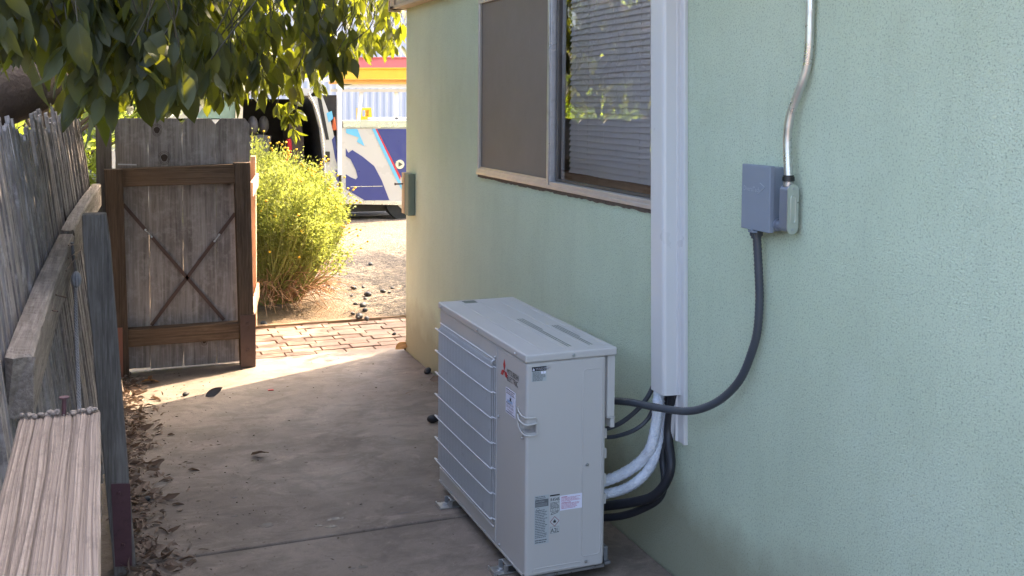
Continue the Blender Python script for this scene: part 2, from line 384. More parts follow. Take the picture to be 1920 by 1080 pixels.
b.build('eave_trim', BEIGE, house, bevel=.004)
b = MB(); b.box(.22, 7.7, YE+.3, YC-.3, 0.02, .06); b.build('floor', m_simple('dark_room_floor', (.08,.06,.05), .8), house)
# window
win = MB()
fx0, fx1 = -.014, .04; fw = .028
win.box(fx0, fx1, WY0, WY1, WZ0+.001, WZ0+fw); win.box(fx0, fx1, WY0, WY1, WZ1-fw, WZ1-.001)
win.box(fx0, fx1, WY1-fw*.6, WY1-.001, WZ0+fw, WZ1-fw); win.box(fx0, fx1, WY0+.001, WY0+fw, WZ0+fw, WZ1-fw)
win.box(-.02, -.0145, WY0, WY1, WZ0-.004, WZ0+.012)
window = win.build('window', ALU, house, bevel=.003)
MULY = 1.435
b = MB(); b.box(-.014, .03, MULY-.015, MULY+.017, WZ0+.006, WZ1-fw); b.box(-.019, -.0142, MULY-.008, MULY+.012, WZ0+.006, WZ1-fw)
b.build('mullion', m_simple('brushed_aluminium', (.50,.50,.52), .35, .7, dirt=(.3,.27,.25)), window, bevel=.004, seg=3)
b = MB()                                                            # right sash frame set back
b.box(.012, .034, MULY-.036, MULY-.02, WZ0+fw, WZ1-fw); b.box(.012, .034, WY0+fw, MULY-.036, WZ0+fw, WZ0+fw+.012)
b.build('sash_frame', m_simple('dark_bronze_frame', (.10,.09,.085), .4, .4), window, bevel=.002)
def m_screen():
    M = mat('insect_screen', (.12,.10,.09), .55, spec=.3); h = N(M); v = h.vec()
    w1 = h.n('TexWave', bands_direction='Y'); w1.inputs['Scale'].default_value = 170; h.L(v, w1.inputs['Vector'])
    w2 = h.n('TexWave', bands_direction='Z'); w2.inputs['Scale'].default_value = 170; h.L(v, w2.inputs['Vector'])
    c = h.mix(h.noise(v, 5, 5, .7), (.17,.14,.12), (.225,.19,.17))
    c = h.mix(h.ramp(h.noise(h.vec((1,3,.5)), 5, 7, .8), [(.6,G3(0)),(.75,G3(.35))]), c, (.34,.31,.27))
    h.col(c); h.bump(h.math('ADD', w1.outputs['Fac'], w2.outputs['Fac']), .0004, .7); return M
MB().box(.000, .003, MULY+.02, WY1-fw*.6, WZ0+fw, WZ1-fw).build('insect_screen', m_screen(), window)
b = MB()
b.box(-.008, -.001, MULY+.02, WY1-fw*.6-.001, WZ0+fw, WZ0+fw+.008); b.box(-.008, -.001, WY1-fw*.6-.009, WY1-fw*.6-.001, WZ0+fw+.008, WZ1-fw)
b.box(-.008, -.001, MULY+.02, MULY+.028, WZ0+fw+.008, WZ1-fw); b.build('screen_frame', m_simple('pale_screen_frame', (.5,.47,.42), .4, .5), window)
MB().add([(.022,WY0+fw,WZ0+fw+.012),(.022,WY0+fw,WZ1-fw),(.022,MULY-.036,WZ1-fw),(.022,MULY-.036,WZ0+fw+.012)],[(0,1,2,3)]).build('glass_pane', m_glass('window_glass', .06, (.95,.95,.96)), window)
b = MB(); z = WZ0+.085
sl = m_simple('grey_blind_slat', (.80,.74,.73), .45, var=.05, scale=5)
k = 0
while z < WZ1:
    ny = 16; r0 = []; 
    for row_ in range(5):
        t = row_/4; ang = (t-.5)*1.0
        for i in range(ny+1):
            yy = WY0+.03+(MULY-.09-WY0)*i/ny
            zz = z + (t-.5)*.030 + .0016*math.sin(yy*5+k*1.3) + .001*math.sin(yy*17+k)
            r0.append((.060 + .004*math.cos(ang*2.2) + (t-.5)*.012, yy, zz))
    b.add(r0, [(j*(ny+1)+i, j*(ny+1)+i+1, (j+1)*(ny+1)+i+1, (j+1)*(ny+1)+i) for j in range(4) for i in range(ny)], True)
    z += .0235; k += 1
b.tube([(.062, .75, WZ0+.07), (.062, .75, WZ1)], .001, 5); b.tube([(.062, 1.2, WZ0+.07), (.062, 1.2, WZ1)], .001, 5)
b.build('blind', sl, window)
MB().box(.036, .12, WY0, WY1, WZ0+.002, WZ0+.068).build('sill', m_wood('varnished_sill', (.22,.13,.08), (.45,.28,.18), (.55,.38,.25), 'y'), window)
b = MB()                                                            # ragged caulk and grime under the frame
pts = []; n_ = 90
for i in range(n_+1):
    yy = WY0+.02+(WY1-WY0)*i/n_; pts.append((-.004, yy, WZ0-.003+random.uniform(-.001,.001)))
for i in range(n_, -1, -1):
    yy = WY0+.02+(WY1-WY0)*i/n_; pts.append((-.004, yy, WZ0-.018-random.uniform(0,.007)))
for i in range(n_):
    b.prism([pts[i], pts[i+1], pts[2*n_+1-i-1], pts[2*n_+1-i]], (.006, 0, 0))
b.build('caulk_bead', m_simple('grimy_caulk', (.15,.115,.095), .9, var=.4, scale=60, dirt=(.04,.03,.025)), window)
# gate stop on the corner
t = thing('gate_stop', 'small timber block with a bolt on the far corner of the stucco wall', 'gate stop', (-.04, 3.72, .88))
A, B_ = at(757,322,'x',-.045), at(757,403,'x',-.045)
MB().box(-.046, -.002, 3.56, 3.64, .905, 1.17).build('green_block', m_simple('faded_green_paint', (.20,.23,.17), .8, var=.12), t, bevel=.003)
MB().box(-.05, -.002, 3.641, 3.70, .91, 1.172).build('bare_wood_block', m_wood('fresh_wood', (.42,.31,.2), (.58,.45,.3), (.66,.54,.38), 'z'), t, bevel=.002)
b = MB().cyl((-.10, 3.67, 1.10), (1,0,0), .005, .05, 8); b.cyl((-.104, 3.67, 1.10), (1,0,0), .009, .006, 8); b.build('bolt', RUST, t)

# ---------------------------------------------------------------- pipe cover (line-set duct)
t = thing('pipe_cover', 'tall white plastic pipe cover running up the wall over the window edge', 'pipe cover', (-.03, .36, .48))
def lean(y0, z): return y0 + .032*(z-.64)
b = MB()
def prof_prism(prof, z0, z1):      # (x, y) profile leaned along z
    lo = [Vector((x, lean(y, z0), z0)) for x, y in prof]; hi = [Vector((x, lean(y, z1), z1)) for x, y in prof]
    n = len(prof); b.add(lo+hi, [tuple(range(n)), tuple(range(2*n-1, n-1, -1))]); 
    for i in range(n):
        j = (i+1) % n; b.add([lo[i], lo[j], hi[j], hi[i]], [(0,3,2,1)])
prof = [(-.004,.305),(-.022,.305),(-.024,.309),(-.060,.313),(-.068,.317),(-.071,.325),(-.071,.398),(-.068,.405),(-.055,.412),(-.022,.416),(-.004,.416)]
prof_prism(prof, .64, 2.7); b.build('cover_channel', PVCW, t)
b = MB(); prof_prism([(-.001,.274),(-.012,.274),(-.0145,.278),(-.0145,.284),(-.011,.287),(-.011,.322),(-.018,.324),(-.018,.329),(-.001,.329)], .478, 2.7)
b.build('base_channel', PVCW, t)

# ---------------------------------------------------------------- disconnect box, elbow, conduit, whip
t = thing('disconnect_box', 'grey electrical disconnect box with an arrow embossed on its lid', 'electrical box', (-.03, -.17, 1.24))
BX = -.064; yl, yr = at(1390,370,'x',BX).y, at(1443,370,'x',BX).y; zt_, zb_ = at(1443,312,'x',BX).z, at(1443,438,'x',BX).z
b = MB().box(-.052, -.002, yr+.004, yl-.004, zb_+.004, zt_-.004)
b.build('back_box', PVCG, t, bevel=.003)
MB().box(BX, -.046, yr, yl, zb_, zt_).build('lid', PVCG, t, bevel=.003, seg=3)
ym = at(1413,430,'x',BX).y
b = MB().box(BX-.010, BX+.004, ym-.014, ym+.014, zb_-.006, zb_-.001); b.tube(spline([(BX-.010,ym+.010,zb_+.001),(BX-.014,ym+.006,zb_+.004),(BX-.014,ym-.006,zb_+.004),(BX-.010,ym-.010,zb_+.001)]), .002, 6)
b.build('latch', PVCG, t, bevel=.0015)
LP = m_simple('raised_grey_pvc', (.36,.40,.46), .4)
b = MB(); q = at(1394.5,355,'x',BX)
b.text('DiversiTech', (BX-.0004, q.y, q.z-.002), (0,-1,0), (0,0,1), .0205, .0006, .80)
a1, a2, a3 = at(1425,343,'x',BX), at(1434.5,351,'x',BX), at(1421,363,'x',BX)
b.beam(a1+Vector((-.0004,0,0)), a2+Vector((-.0004,0,0)), .0018, .0016, (1,0,0)); b.beam(a2+Vector((-.0004,0,0)), a3+Vector((-.0004,0,0)), .0018, .0016, (1,0,0))
b.build('embossed_mark', LP, t)
GYC = at(1418,446,'x',-.035).y
b = MB().cyl((-.035, GYC, zb_-.001), (0,0,-1), .018, .020, 24); b.cyl((-.035, GYC, zb_-.021), (0,0,-1), .0155, .007, 24)
for k in range(16):
    a = 2*PI*k/16; b.box(-.035+.0175*math.cos(a)-.0014, -.035+.0175*math.cos(a)+.0014, GYC+.0175*math.sin(a)-.0014, GYC+.0175*math.sin(a)+.0014, zb_-.019, zb_-.003)
b.build('cable_gland', WHIPM, t)
# elbow body: its cover faces towards -y
CX = -.034; CY = at(1478,350,'x',CX).y
pT, pB = at(1487,346,'x',CX), at(1487,439,'x',CX); YP = pT.y; RW = .0175
ZC = (pT.z+pB.z)/2; HL = (pT.z-pB.z)-2*RW
t = thing('conduit_body', 'oval cast conduit elbow with a screwed metal cover beside the box', 'conduit fitting', (CX, CY, pB.z))
def stad_y(xc, zc, r, L_, y, n=12):
    P = [(xc+r*math.sin(a), y, zc+L_/2+r*math.cos(a)) for a in np.linspace(-PI/2, PI/2, n)]
    return P + [(xc+r*math.sin(a), y, zc-L_/2+r*math.cos(a)) for a in np.linspace(PI/2, 3*PI/2, n)]
b = MB().prism(stad_y(CX, ZC, RW-.001, HL-.004, YP+.038), (0, -.037, 0), True); b.build('housing', CASTG, t, bevel=.002)
b = MB().prism(stad_y(CX, ZC, RW+.001, HL, YP+.0005), (0, -.003, 0), True); cv = b.build('cover_plate', PLATE, t, bevel=.001)
b = MB().tube([Vector(p) for p in stad_y(CX, ZC, .0075, HL*.62, YP-.0028)], .0013, 6, closed=True); b.build('raised_bead', PLATE, cv)
for z in (ZC+HL/2+.006, ZC-HL/2-.006):
    b = MB().cyl((CX, YP-.0025, z), (0,-1,0), .0038, .0025, 12); b.build('screw', GALV, cv)
zh = at(1460,421,'x',CX).z
b = MB().cyl((CX, YP+.03, zh), (0,1,0), .0145, max(.01, yr-YP-.03+.01), 20); b.cyl((CX, yr-.008, zh), (0,1,0), .018, .007, 20); b.build('hub', CASTG, t)
zn = at(1478,341,'x',CX).z; zu = at(1478,331,'x',CX).z
b = MB().cyl((CX, CY, ZC+HL/2+RW-.006), (0,0,1), .0145, .016, 20); b.cyl((CX, CY, zn-.014), (0,0,1), .0125, .0135, 20); b.build('neck', GALV, t)
b = MB().cyl((CX, CY, zn), (0,0,1), .0145, .003, 20); b.cyl((CX, CY, zn+.003), (0,0,1), .0172, zu-zn-.003, 20, .0165); b.cyl((CX, CY, zu), (0,0,1), .0145, .004, 20)
b.build('compression_nut', BLK, t)
pts = [Vector((CX, CY, zu+.002)), at(1477,296,'x',CX), at(1476.5,262,'x',CX), at(1478,240,'x',CX), at(1483,214,'x',CX+.003), at(1493,184,'x',CX+.008), at(1504,156,'x',CX+.012), at(1512,130,'x',-.018), at(1516,100,'x',-.017), at(1518,70,'x',-.017), at(1519,30,'x',-.017), at(1520,0,'x',-.017), at(1521,-160,'x',-.017)]
b = MB().tube(spline(pts, 6), .0122, 20)
o = b.build('metal_conduit', CONDUIT); tag(o, 'bent silver metal conduit rising up the stucco wall above the elbow', 'conduit')

def cable(name, label, cat, pts, r, material, rib=0, n=12, k=8, group=None, rough=0):
    P = spline([at(*p[:2], 'x', p[2]) if not isinstance(p, Vector) else p for p in pts], k)
    R_ = [r]*len(P)
    if rib:                                             # resample for a ribbed hose
        Q = [P[0]]; 
        for a, c in zip(P[:-1], P[1:]):
            L_ = (c-a).length; m_ = max(1, int(L_/rib))
            Q += [a+(c-a)*(j+1)/m_ for j in range(m_)]
        P = Q; R_ = [r*(1+(.05 if i % 2 else -.05)+rough*random.uniform(-.04,.04)) for i in range(len(P))]
    o = MB().tube(P, R_, n).build(name, material); return tag(o, label, cat, group)
cable('flexible_conduit', 'long charcoal flexible conduit looping from the grey box to the outdoor unit', 'conduit',
      [(1419,441,-.035),(1422,500,-.028),(1424,560,-.022),(1420,620,-.022),(1408,665,-.024),(1388,711,-.03),(1358,744,-.045),(1325,763,-.068),(1290,771,-.085),(1255,768,-.10),(1215,761,-.115),(1180,754,-.13),(1136,751,-.15)], .0125, WHIPM, rib=.0045)
cable('control_cable', 'thin dark cable curving up behind the pipe cover, the upper one', 'cable', [(1130,806,-.17),(1160,795,-.13),(1190,773,-.09),(1212,748,-.06),(1226,722,-.04)], .0085, WHIPM)
cable('control_cable', 'thin dark cable curving up behind the pipe cover, the lower one', 'cable', [(1130,820,-.17),(1155,818,-.14),(1190,806,-.10),(1215,785,-.06),(1228,755,-.04)], .0075, WHIPM)
def m_wrap():
    M = mat('white_line_insulation', (.70,.74,.82), .7, spec=.3); h = N(M); v = h.vec()
    c = h.mix(h.ramp(h.vor(v, 130), [(.2,G3(0)),(.6,G3(.7))]), (.76,.79,.83), (.64,.69,.78)); h.col(c)
    h.bump(h.math('ADD', h.vor(h.vec((1,1,1.5)), 120), h.noise(v, 200, 3)), .003, 1); return M
WRAP = m_wrap()
cable('insulated_pipe', 'white ribbed insulated pipe, the upper one entering the outdoor unit', 'pipe', [(1238,700,-.045),(1235,745,-.048),(1231,790,-.055),(1222,835,-.065),(1208,858,-.075),(1185,878,-.10),(1160,892,-.13),(1126,905,-.18)], .0195, WRAP, rib=.0065, rough=.9)
cable('insulated_pipe', 'white ribbed insulated pipe, the lower one entering the outdoor unit', 'pipe', [(1246,705,-.025),(1243,760,-.026),(1240,810,-.030),(1231,850,-.045),(1215,882,-.065),(1190,906,-.10),(1162,920,-.13),(1126,928,-.18)], .0175, WRAP, rib=.0065, rough=.9)
cable('black_hose', 'thick black hose bulging round to the right below the pipe cover', 'hose', [(1262,735,-.022),(1256,780,-.024),(1253,820,-.03),(1258,870,-.045),(1248,905,-.06),(1225,930,-.085),(1190,941,-.12),(1126,950,-.18)], .0165, BLACKR)
cable('black_hose', 'lower black hose tucked behind the thick one near the ground', 'hose', [(1250,735,-.020),(1246,790,-.02),(1243,860,-.03),(1246,900,-.04),(1235,935,-.06),(1195,958,-.10),(1160,968,-.14),(1126,971,-.18)], .0135, BLACKR)
cable('drain_hose', 'pale ribbed hose hanging inside the lower end of the pipe cover', 'hose', [(1262,715,-.018),(1263,760,-.018),(1262,795,-.018),(1259,822,-.018)], .010, m_simple('pale_hose', (.45,.45,.46), .5), rib=.003)

# ---------------------------------------------------------------- outdoor unit
ac = thing('outdoor_unit', 'light grey heat pump outdoor unit standing on the path against the wall', 'heat pump', (-.37, .89, 0))
XL, XR, XB, Y0, Y1, Z0, Z1 = -.53, -.237, -.2, .416, 1.366, .032, .768
cab_ = MB().box(XL, XR, Y0, Y1, Z0+.008, Z1).build('cabinet', PAINT, ac, bevel=.010, seg=4)
cut = MB().prism([(XL-.02,.474,.531),(XL-.02,Y0-.02,.531),(XL+.034,Y0-.02,.531),(XL+.034,Y0+.024,.531),(XL+.018,.474,.531)], (0,0,.030)).build('cutter', PAINT, origin=(0,0,0))
bo = cab_.modifiers.new('cut', 'BOOLEAN'); bo.operation = 'DIFFERENCE'; bo.object = cut; bo.solver = 'EXACT'
bpy.context.view_layer.update(); dg = bpy.context.evaluated_depsgraph_get(); nm = bpy.data.meshes.new_from_object(cab_.evaluated_get(dg))
cab_.modifiers.clear(); cab_.data = nm; bpy.data.objects.remove(cut)
MB().box(XR+.0005, XR+.008, Y0+.02, Y1-.02, Z0+.03, Z1-.004).build('rear_coil_guard', m_simple('pale_guard', (.5,.49,.46), .5), ac)
MB().box(XL+.004, XR+.004, Y0+.004, Y1-.004, Z0-.002, Z0+.007).build('base_pan', GALV, ac)
lid = MB().box(XL-.006, XB+.002, Y0-.006, Y1+.006, .7685, .796).build('top_lid', PAINT, ac, bevel=.006, seg=4)
b = MB()
for x in (-.455, -.372, -.287, -.222):
    b.box(x-.0025, x+.0025, Y0+.035, Y1-.02, .7955, .7972)
b.build('lid_ridge', PAINT2, lid, bevel=.0008)
OLV = m_simple('olive_grey_print', (.13,.15,.12), .6)
for x0, y_hi, rows in ((-.352, .945, 3), (-.272, .795, 3)):
    b = MB()
    for r_ in range(rows):
        y = y_hi; ylo = .475 if r_ < 2 else y_hi-.20
        while y > ylo:
            L_ = random.uniform(.012, .03); b.box(x0+r_*.010-.0022, x0+r_*.010+.0022, max(ylo, y-L_), y, .7961, .7965); y -= L_+.0035
    b.build('printed_notice', OLV, lid)
MB().box(-.44, -.385, 1.30, 1.352, .7961, .7964).build('printed_notice', OLV, lid)
b = MB().box(XR+.009, XB, Y0+.005, .66, .553, .767); b.box(XR+.009, XB+.004, Y0+.003, .662, .548, .5525); b.box(XR+.022, XB+.001, Y0+.005, .66, .515, .5475)
b.build('rear_pipe_cover', PAINT2, ac, bevel=.003)
b = MB().cyl((-.225, .56, .535), (1,0,0), .019, .035, 20); b.build('cable_gland', WHIPM, ac)
b = MB().box(XR+.009, -.214, .43, 1.3, .045, .095); b.box(XR+.009, -.205, .425, 1.31, .034, .044); b.build('drain_tray', m_simple('perforated_tray', (.2,.21,.22), .5, .5), ac, bevel=.002)
for z in (.62, .545, .50): pass
for z in (.47, .40, .31, .24):
    MB().box(XR+.0085, XR+.022, Y0+.03, Y0+.09, z, z+.035).build('valve_bracket', PAINT2, ac, bevel=.002)
# raised panel outline on the side
def rrect(x0, x1, z0, z1, r, y, n=6):
    P = []
    for cx, cz, a0 in ((x1-r, z1-r, 0), (x0+r, z1-r, PI/2), (x0+r, z0+r, PI), (x1-r, z0+r, 3*PI/2)):
        for k in range(n+1):
            a = a0+PI/2*k/n; P.append(Vector((cx+r*math.cos(a), y, cz+r*math.sin(a))))
    return P
b = MB().tube(rrect(-.322, -.252, .082, .728, .012, Y0+.0006), .0022, 6, closed=True)
b.tube(rrect(-.50, -.325, .052, .066, .006, Y0+.0006), .0022, 6, closed=True)
b.build('pressed_panel', PAINT, ac)
# coil face and wire guard
def m_fins():
    M = mat('coil_fins', (.30,.31,.34), .5, .2); h = N(M)
    w1 = h.n('TexWave', bands_direction='Y'); w1.inputs['Scale'].default_value = 110; h.L(h.vec(), w1.inputs['Vector'])
    h.col(h.mix(w1.outputs['Fac'], (.27,.27,.27), (.56,.555,.56))); h.bump(w1.outputs['Fac'], .002, 1); return M
GY0, GY1, GZ0, GZ1 = .705, 1.335, .112, .705
MB().box(XL-.003, XL-.0005, GY0, GY1, GZ0+.01, GZ1-.01).build('coil_face', m_fins(), ac)
b = MB(); xo = XL-.017
ny = 66
for i in range(ny+1):
    y = GY0+.012+(GY1-GY0-.024)*i/ny
    b.tube([(XL-.001, y, GZ1+.006), (XL-.005, y, GZ1+.006), (xo, y, GZ1-.020), (xo, y, GZ0+.022), (XL-.001, y, GZ0-.002)], .0011, 4, cap=False)
for k, y in enumerate((.719, .712, .706, .700)):
    b.tube([(xo+.0045*(k+1), y, GZ1-.02), (xo+.0045*(k+1), y, GZ0+.012)], .0013, 4, cap=False)
b.build('guard_wire', WIREM, ac)
b = MB()
for i in range(7):
    z = GZ1-.020 - (GZ1-.020-GZ0-.022)*i/6
    P = [(XL-.001, GY1+.008, z), (xo+.008, GY1+.006, z), (xo-.002, GY1-.004, z), (xo-.002, GY0+.045, z), (xo+.008, GY0+.012, z), (XL-.004, GY0-.008, z), (XL-.001, GY0-.016, z)]
    b.tube(spline(P, 4), .0024, 7)
b.tube([(XL-.006, GY1, GZ1+.008), (XL-.006, GY0-.004, GZ1+.008)], .003, 7)
b.tube(spline([(XL-.006, GY0-.004, GZ1+.008), (XL-.02, GY0-.012, GZ1+.002), (xo+.008, GY0+.01, GZ1-.020)], 4), .003, 7)
b.tube([(XL-.006, GY1, GZ0-.006), (XL-.006, GY0-.004, GZ0-.006)], .003, 7)
b.build('guard_bar', m_simple('white_coated_bar', (.60,.60,.61), .35), ac)
b = MB()                                                    # front bottom flange ledge
b.box(XL-.004, XL-.0005, Y0+.02, Y1-.01, Z0+.010, Z0+.016); b.box(XL-.003, XL-.0005, .688, .692, Z0+.02, .764); b.build('front_flange', PAINT, ac)
# corner handle
hx = XL
b = MB()
ring = [(XL-.004, .480, .604), (XL-.006, .47, .592), (XL-.006, .440, .585), (XL-.003, .416, .584), (XL+.012, .411, .584), (XL+.032, .411, .584), (XL+.038, .411, .578), (XL+.038, .411, .530), (XL+.032, .411, .524), (XL+.012, .411, .524), (XL-.003, .416, .525), (XL-.006, .440, .528), (XL-.006, .47, .540), (XL-.004, .480, .556)]
b.tube([Vector(p) for p in ring], .0028, 8, closed=True)
b.tube(spline([(XL-.004, .480, .580), (XL-.007, .465, .566), (XL-.007, .43, .562), (XL-.002, .411, .562), (XL+.012, .408, .562), (XL+.036, .410, .565)], 4), .0036, 8)
hd = b.build('side_handle', PAINT2, ac)
for p, ax in (((XL-.001, .446, .508), (-1,0,0)), ((XL-.001, .667, .517), (-1,0,0)), ((XL-.001, .65, .06), (-1,0,0)), ((XL-.001, .80, .05), (-1,0,0)), ((XL-.001, 1.20, .05), (-1,0,0)), ((XL-.001, 1.33, .05), (-1,0,0)),
              ((XL-.007, 1.33, .782), (-1,0,0)), ((XL-.007, .88, .782), (-1,0,0)), ((XL-.007, .50, .782), (-1,0,0)),
              ((-.363, Y0-.0065, .782), (0,-1,0)), ((-.304, Y0-.0005, .399), (0,-1,0)), ((-.305, Y0-.0005, .062), (0,-1,0)), ((XL-.003, .700, .722), (-1,0,0))):
    b = MB().cyl(p, ax, .0062, .0015, 14); b.cyl(Vector(p)+Vector(ax)*.0015, ax, .0040, .003, 10, .0025); b.build('screw', GALV, ac)
# feet
for yf in (1.19, .575):
    for sx in (-1, 1):
        x0 = XL if sx < 0 else XR
        b = MB(); xo_ = x0+sx*.062
        b.box(x0-sx*.05, xo_, yf-.032, yf+.032, .001, .006); b.box(min(xo_, xo_+sx*-.004), max(xo_, xo_+sx*-.004), yf-.03, yf+.03, .006, .014)
        b.box(x0+sx*.008, x0+sx*.034-(.01*sx), yf-.03, yf-.026, .006, .031); b.box(x0+sx*.008, x0+sx*.024, yf+.022, yf+.026, .006, .031)
        b.box(x0-sx*.02, x0+sx*.012, yf-.028, yf+.028, .025, .0305)
        b.tube([Vector((x0+sx*(.030+.012*math.cos(a)), yf+.007*math.sin(a), .0072)) for a in np.linspace(0, 2*PI, 12, endpoint=False)], .0016, 5, closed=True)
        b.build('foot', GALV, ac, bevel=.0012)
# front printing: badge of three lozenges and the two-line name, then the service sticker
FX = XL-.0012; R3, U3 = (0,-1,0), (0,0,1)
def FP(y, z): return Vector((FX, y, z))
b = MB()
cy, cz, s = .618, .693, .020
def loz(cy, cz, ang, s):
    d1 = Vector((0, math.sin(ang), math.cos(ang))); d2 = Vector((0, math.cos(ang), -math.sin(ang)))
    c = FP(cy, cz); return [c, c+d1*s+d2*s*.5, c+d1*2*s, c+d1*s-d2*s*.5]
for ang in (0, 2*PI/3, -2*PI/3):
    b.prism([p+Vector((0,0,0)) for p in loz(cy, cz, ang, s)], (.001,0,0))
b.build('badge', RED, ac)
b = MB(); b.text('MITSUBISHI', FP(.590,.6895), R3, U3, .027, 0, .78); b.text('ELECTRIC', FP(.590,.667), R3, U3, .027, 0, .86)
for k in (.0006, ): b.text('MITSUBISHI', FP(.590-k,.6895), R3, U3, .027, .0001, .78); b.text('ELECTRIC', FP(.590-k,.667), R3, U3, .027, .0001, .86)
b.build('lettering', INK, ac)
sy0, sy1, sz0, sz1 = .601, .512, .549, .652
st = MB().box(XL-.0013, XL-.0003, sy1, sy0, .553, .641).build('service_sticker', WHITEL, ac)
b = MB(); x_ = XL-.0016
def sbar(bb, y0, y1, z0, z1): bb.box(x_, x_+.0006, y0, y1, z0, z1)
sbar(b, .516, .597, .636, .6385); sbar(b, .516, .597, .6225, .6243); sbar(b, .516, .597, .557, .5595)
b.text('MECHANICAL, INC.', (x_-.0001, .594, .5865), R3, U3, .0098, 0, .82)
b.beam((x_+.0002,.562,.612),(x_+.0002,.548,.602),.004,.001,(1,0,0)); b.beam((x_+.0002,.548,.614),(x_+.0002,.560,.6025),.005,.001,(1,0,0))
b.build('sticker_print', INK, st)
b = MB(); b.text('CALL FOR SERVICE', (x_-.0001, .594, .6265), R3, U3, .0095, 0, .88); b.text('559-291-6291', (x_-.0001, .592, .574), R3, U3, .0125, 0, .95)
sbar(b, .53, .585, .567, .5685); sbar(b, .54, .575, .5625, .5637)
b.build('sticker_numbers', m_simple('plum_ink', (.16,.07,.10), .5), st)
b = MB(); b.text('AXIOM', (x_-.0001, .586, .5945), R3, U3, .0135, 0, 1.15); b.text('AXIOM', (x_-.0002, .5855, .5945), R3, U3, .0135, 0, 1.15)
b.ball((x_, .5535, .6175), .0006, .0022, .0022); b.build('sticker_name', BLUEI, st)
# side labels
SY = Y0-.0012; RX = (1,0,0)
def spl(name, x0, x1, z0, z1, m_): return MB().box(x0, x1, SY, SY+.001, z0, z1).build(name, m_, ac)
def lines(bb, x0, x1, z0, z1, n, h_=.35, skip=.1):
    dz = (z1-z0)/n
    for i in range(n):
        z = z1-(i+.7)*dz; x = x0; end = x0+(x1-x0)*random.uniform(.72, 1)
        while x < end:
            L_ = min(end-x, random.uniform(.004, .014)); bb.box(x, x+L_, SY-.0004, SY-.0001, z, z+dz*h_); x += L_+.0012
wl = spl('warning_label', -.512, -.459, .7035, .7535, SILVER)
b = MB().box(-.5115, -.4595, SY-.0004, SY-.0001, .7385, .7530); lines(b, -.509, -.462, .705, .737, 9); b.build('label_print', INK, wl)
b = MB(); b.text('WARNING', (-.4985, SY-.0006, .7415), RX, U3, .0125, 0, .84); b.text('WARNING', (-.4982, SY-.0006, .7415), RX, U3, .0125, 0, .84)
b.prism([(-.5095, SY-.0006, .7410), (-.5010, SY-.0006, .7410), (-.50525, SY-.0006, .7500)], (0,.0002,0))
b.box(-.479, -.471, SY-.0007, SY-.0005, .7285, .7365); b.box(-.4695, -.4615, SY-.0007, SY-.0005, .7285, .7365)
b.build('label_lettering', WHITEL, wl)
nl = spl('rating_label', -.498, -.445, .150, .316, SILVER)
b = MB().box(-.4955, -.4475, SY-.0004, SY-.0001, .277, .302); lines(b, -.495, -.449, .303, .314, 2, .45); lines(b, -.495, -.449, .170, .268, 17, .42)
lines(b, -.495, -.449, .152, .166, 2, .5); b.tube([Vector((-.4855+.0055*math.cos(a), SY-.0002, .268+.0055*math.sin(a))) for a in np.linspace(0, 2*PI, 14, endpoint=False)], .0006, 5, closed=True)
b.build('label_print', GINK, nl)
b = MB(); b.text('AUTION', (-.493, SY-.0006, .2925), RX, U3, .008, 0, 1)
for k in range(3): b.box(-.493, -.452, SY-.0006, SY-.0005, .2805+k*.0035, .2812+k*.0035)
b.build('label_lettering', SILVER, nl)
rl = spl('refrigerant_label', -.4425, -.4055, .178, .314, m_simple('pale_silver_label', (.50,.52,.52), .5))
b = MB(); b.text('R454B', (-.4405, SY-.0004, .2905), RX, U3, .0155, 0, .82); b.text('R454B', (-.4402, SY-.0004, .2905), RX, U3, .0155, 0, .82)
b.box(-.442, -.406, SY-.0003, SY-.0001, .3075, .3125); lines(b, -.441, -.407, .266, .287, 5, .4)
for x0 in (-.440, -.4215): 
    for q in ((x0, x0+.014, .2555, .2565), (x0, x0+.014, .2645, .2655), (x0, x0+.001, .2565, .2645), (x0+.013, x0+.014, .2565, .2645), (x0+.0065, x0+.0075, .2565, .2645)): b.box(q[0], q[1], SY-.0003, SY-.0001, q[2], q[3])
b.beam((-.438,SY-.0002,.244),(-.412,SY-.0002,.250),.0015,.0004,(0,1,0)); b.beam((-.434,SY-.0002,.2515),(-.409,SY-.0002,.2535),.0015,.0004,(0,1,0)); b.beam((-.438,SY-.0002,.244),(-.434,SY-.0002,.2515),.0012,.0004,(0,1,0))
b.text('A2L', (-.4385, SY-.0004, .1825), RX, U3, .0215, 0, .85); b.text('A2L', (-.4382, SY-.0004, .1825), RX, U3, .0215, 0, .85)
for q in ((-.4405, -.4075, .2015, .2022), (-.4405, -.4075, .1802, .1809), (-.4405, -.4398, .1809, .2015), (-.4082, -.4075, .1809, .2015)): b.box(q[0], q[1], SY-.0003, SY-.0001, q[2], q[3])
b.prism([Vector((-.424+dx, SY-.0005, .2155+dz)) for dx, dz in ((-.004,.0),(-.0055,.005),(-.003,.0095),(-.0025,.006),(0,.0125),(.003,.008),(.0055,.0045),(.004,0))], (0,.0002,0))
b.build('label_print', INK, rl)
b = MB(); cx, cz, s = -.424, .2205, .0165
for a in range(4):
    p = [Vector((cx+s*math.cos(PI/2*k), SY-.0005, cz+s*math.sin(PI/2*k))) for k in (a, a+1)]; b.beam(p[0], p[1], .0016, .0004, (0,1,0))
b.build('hazard_diamond', m_simple('dark_red_ink', (.22,.02,.03), .5), rl)
pl_ = spl('notice_label', -.404, -.3225, .2535, .3045, WHITEL)
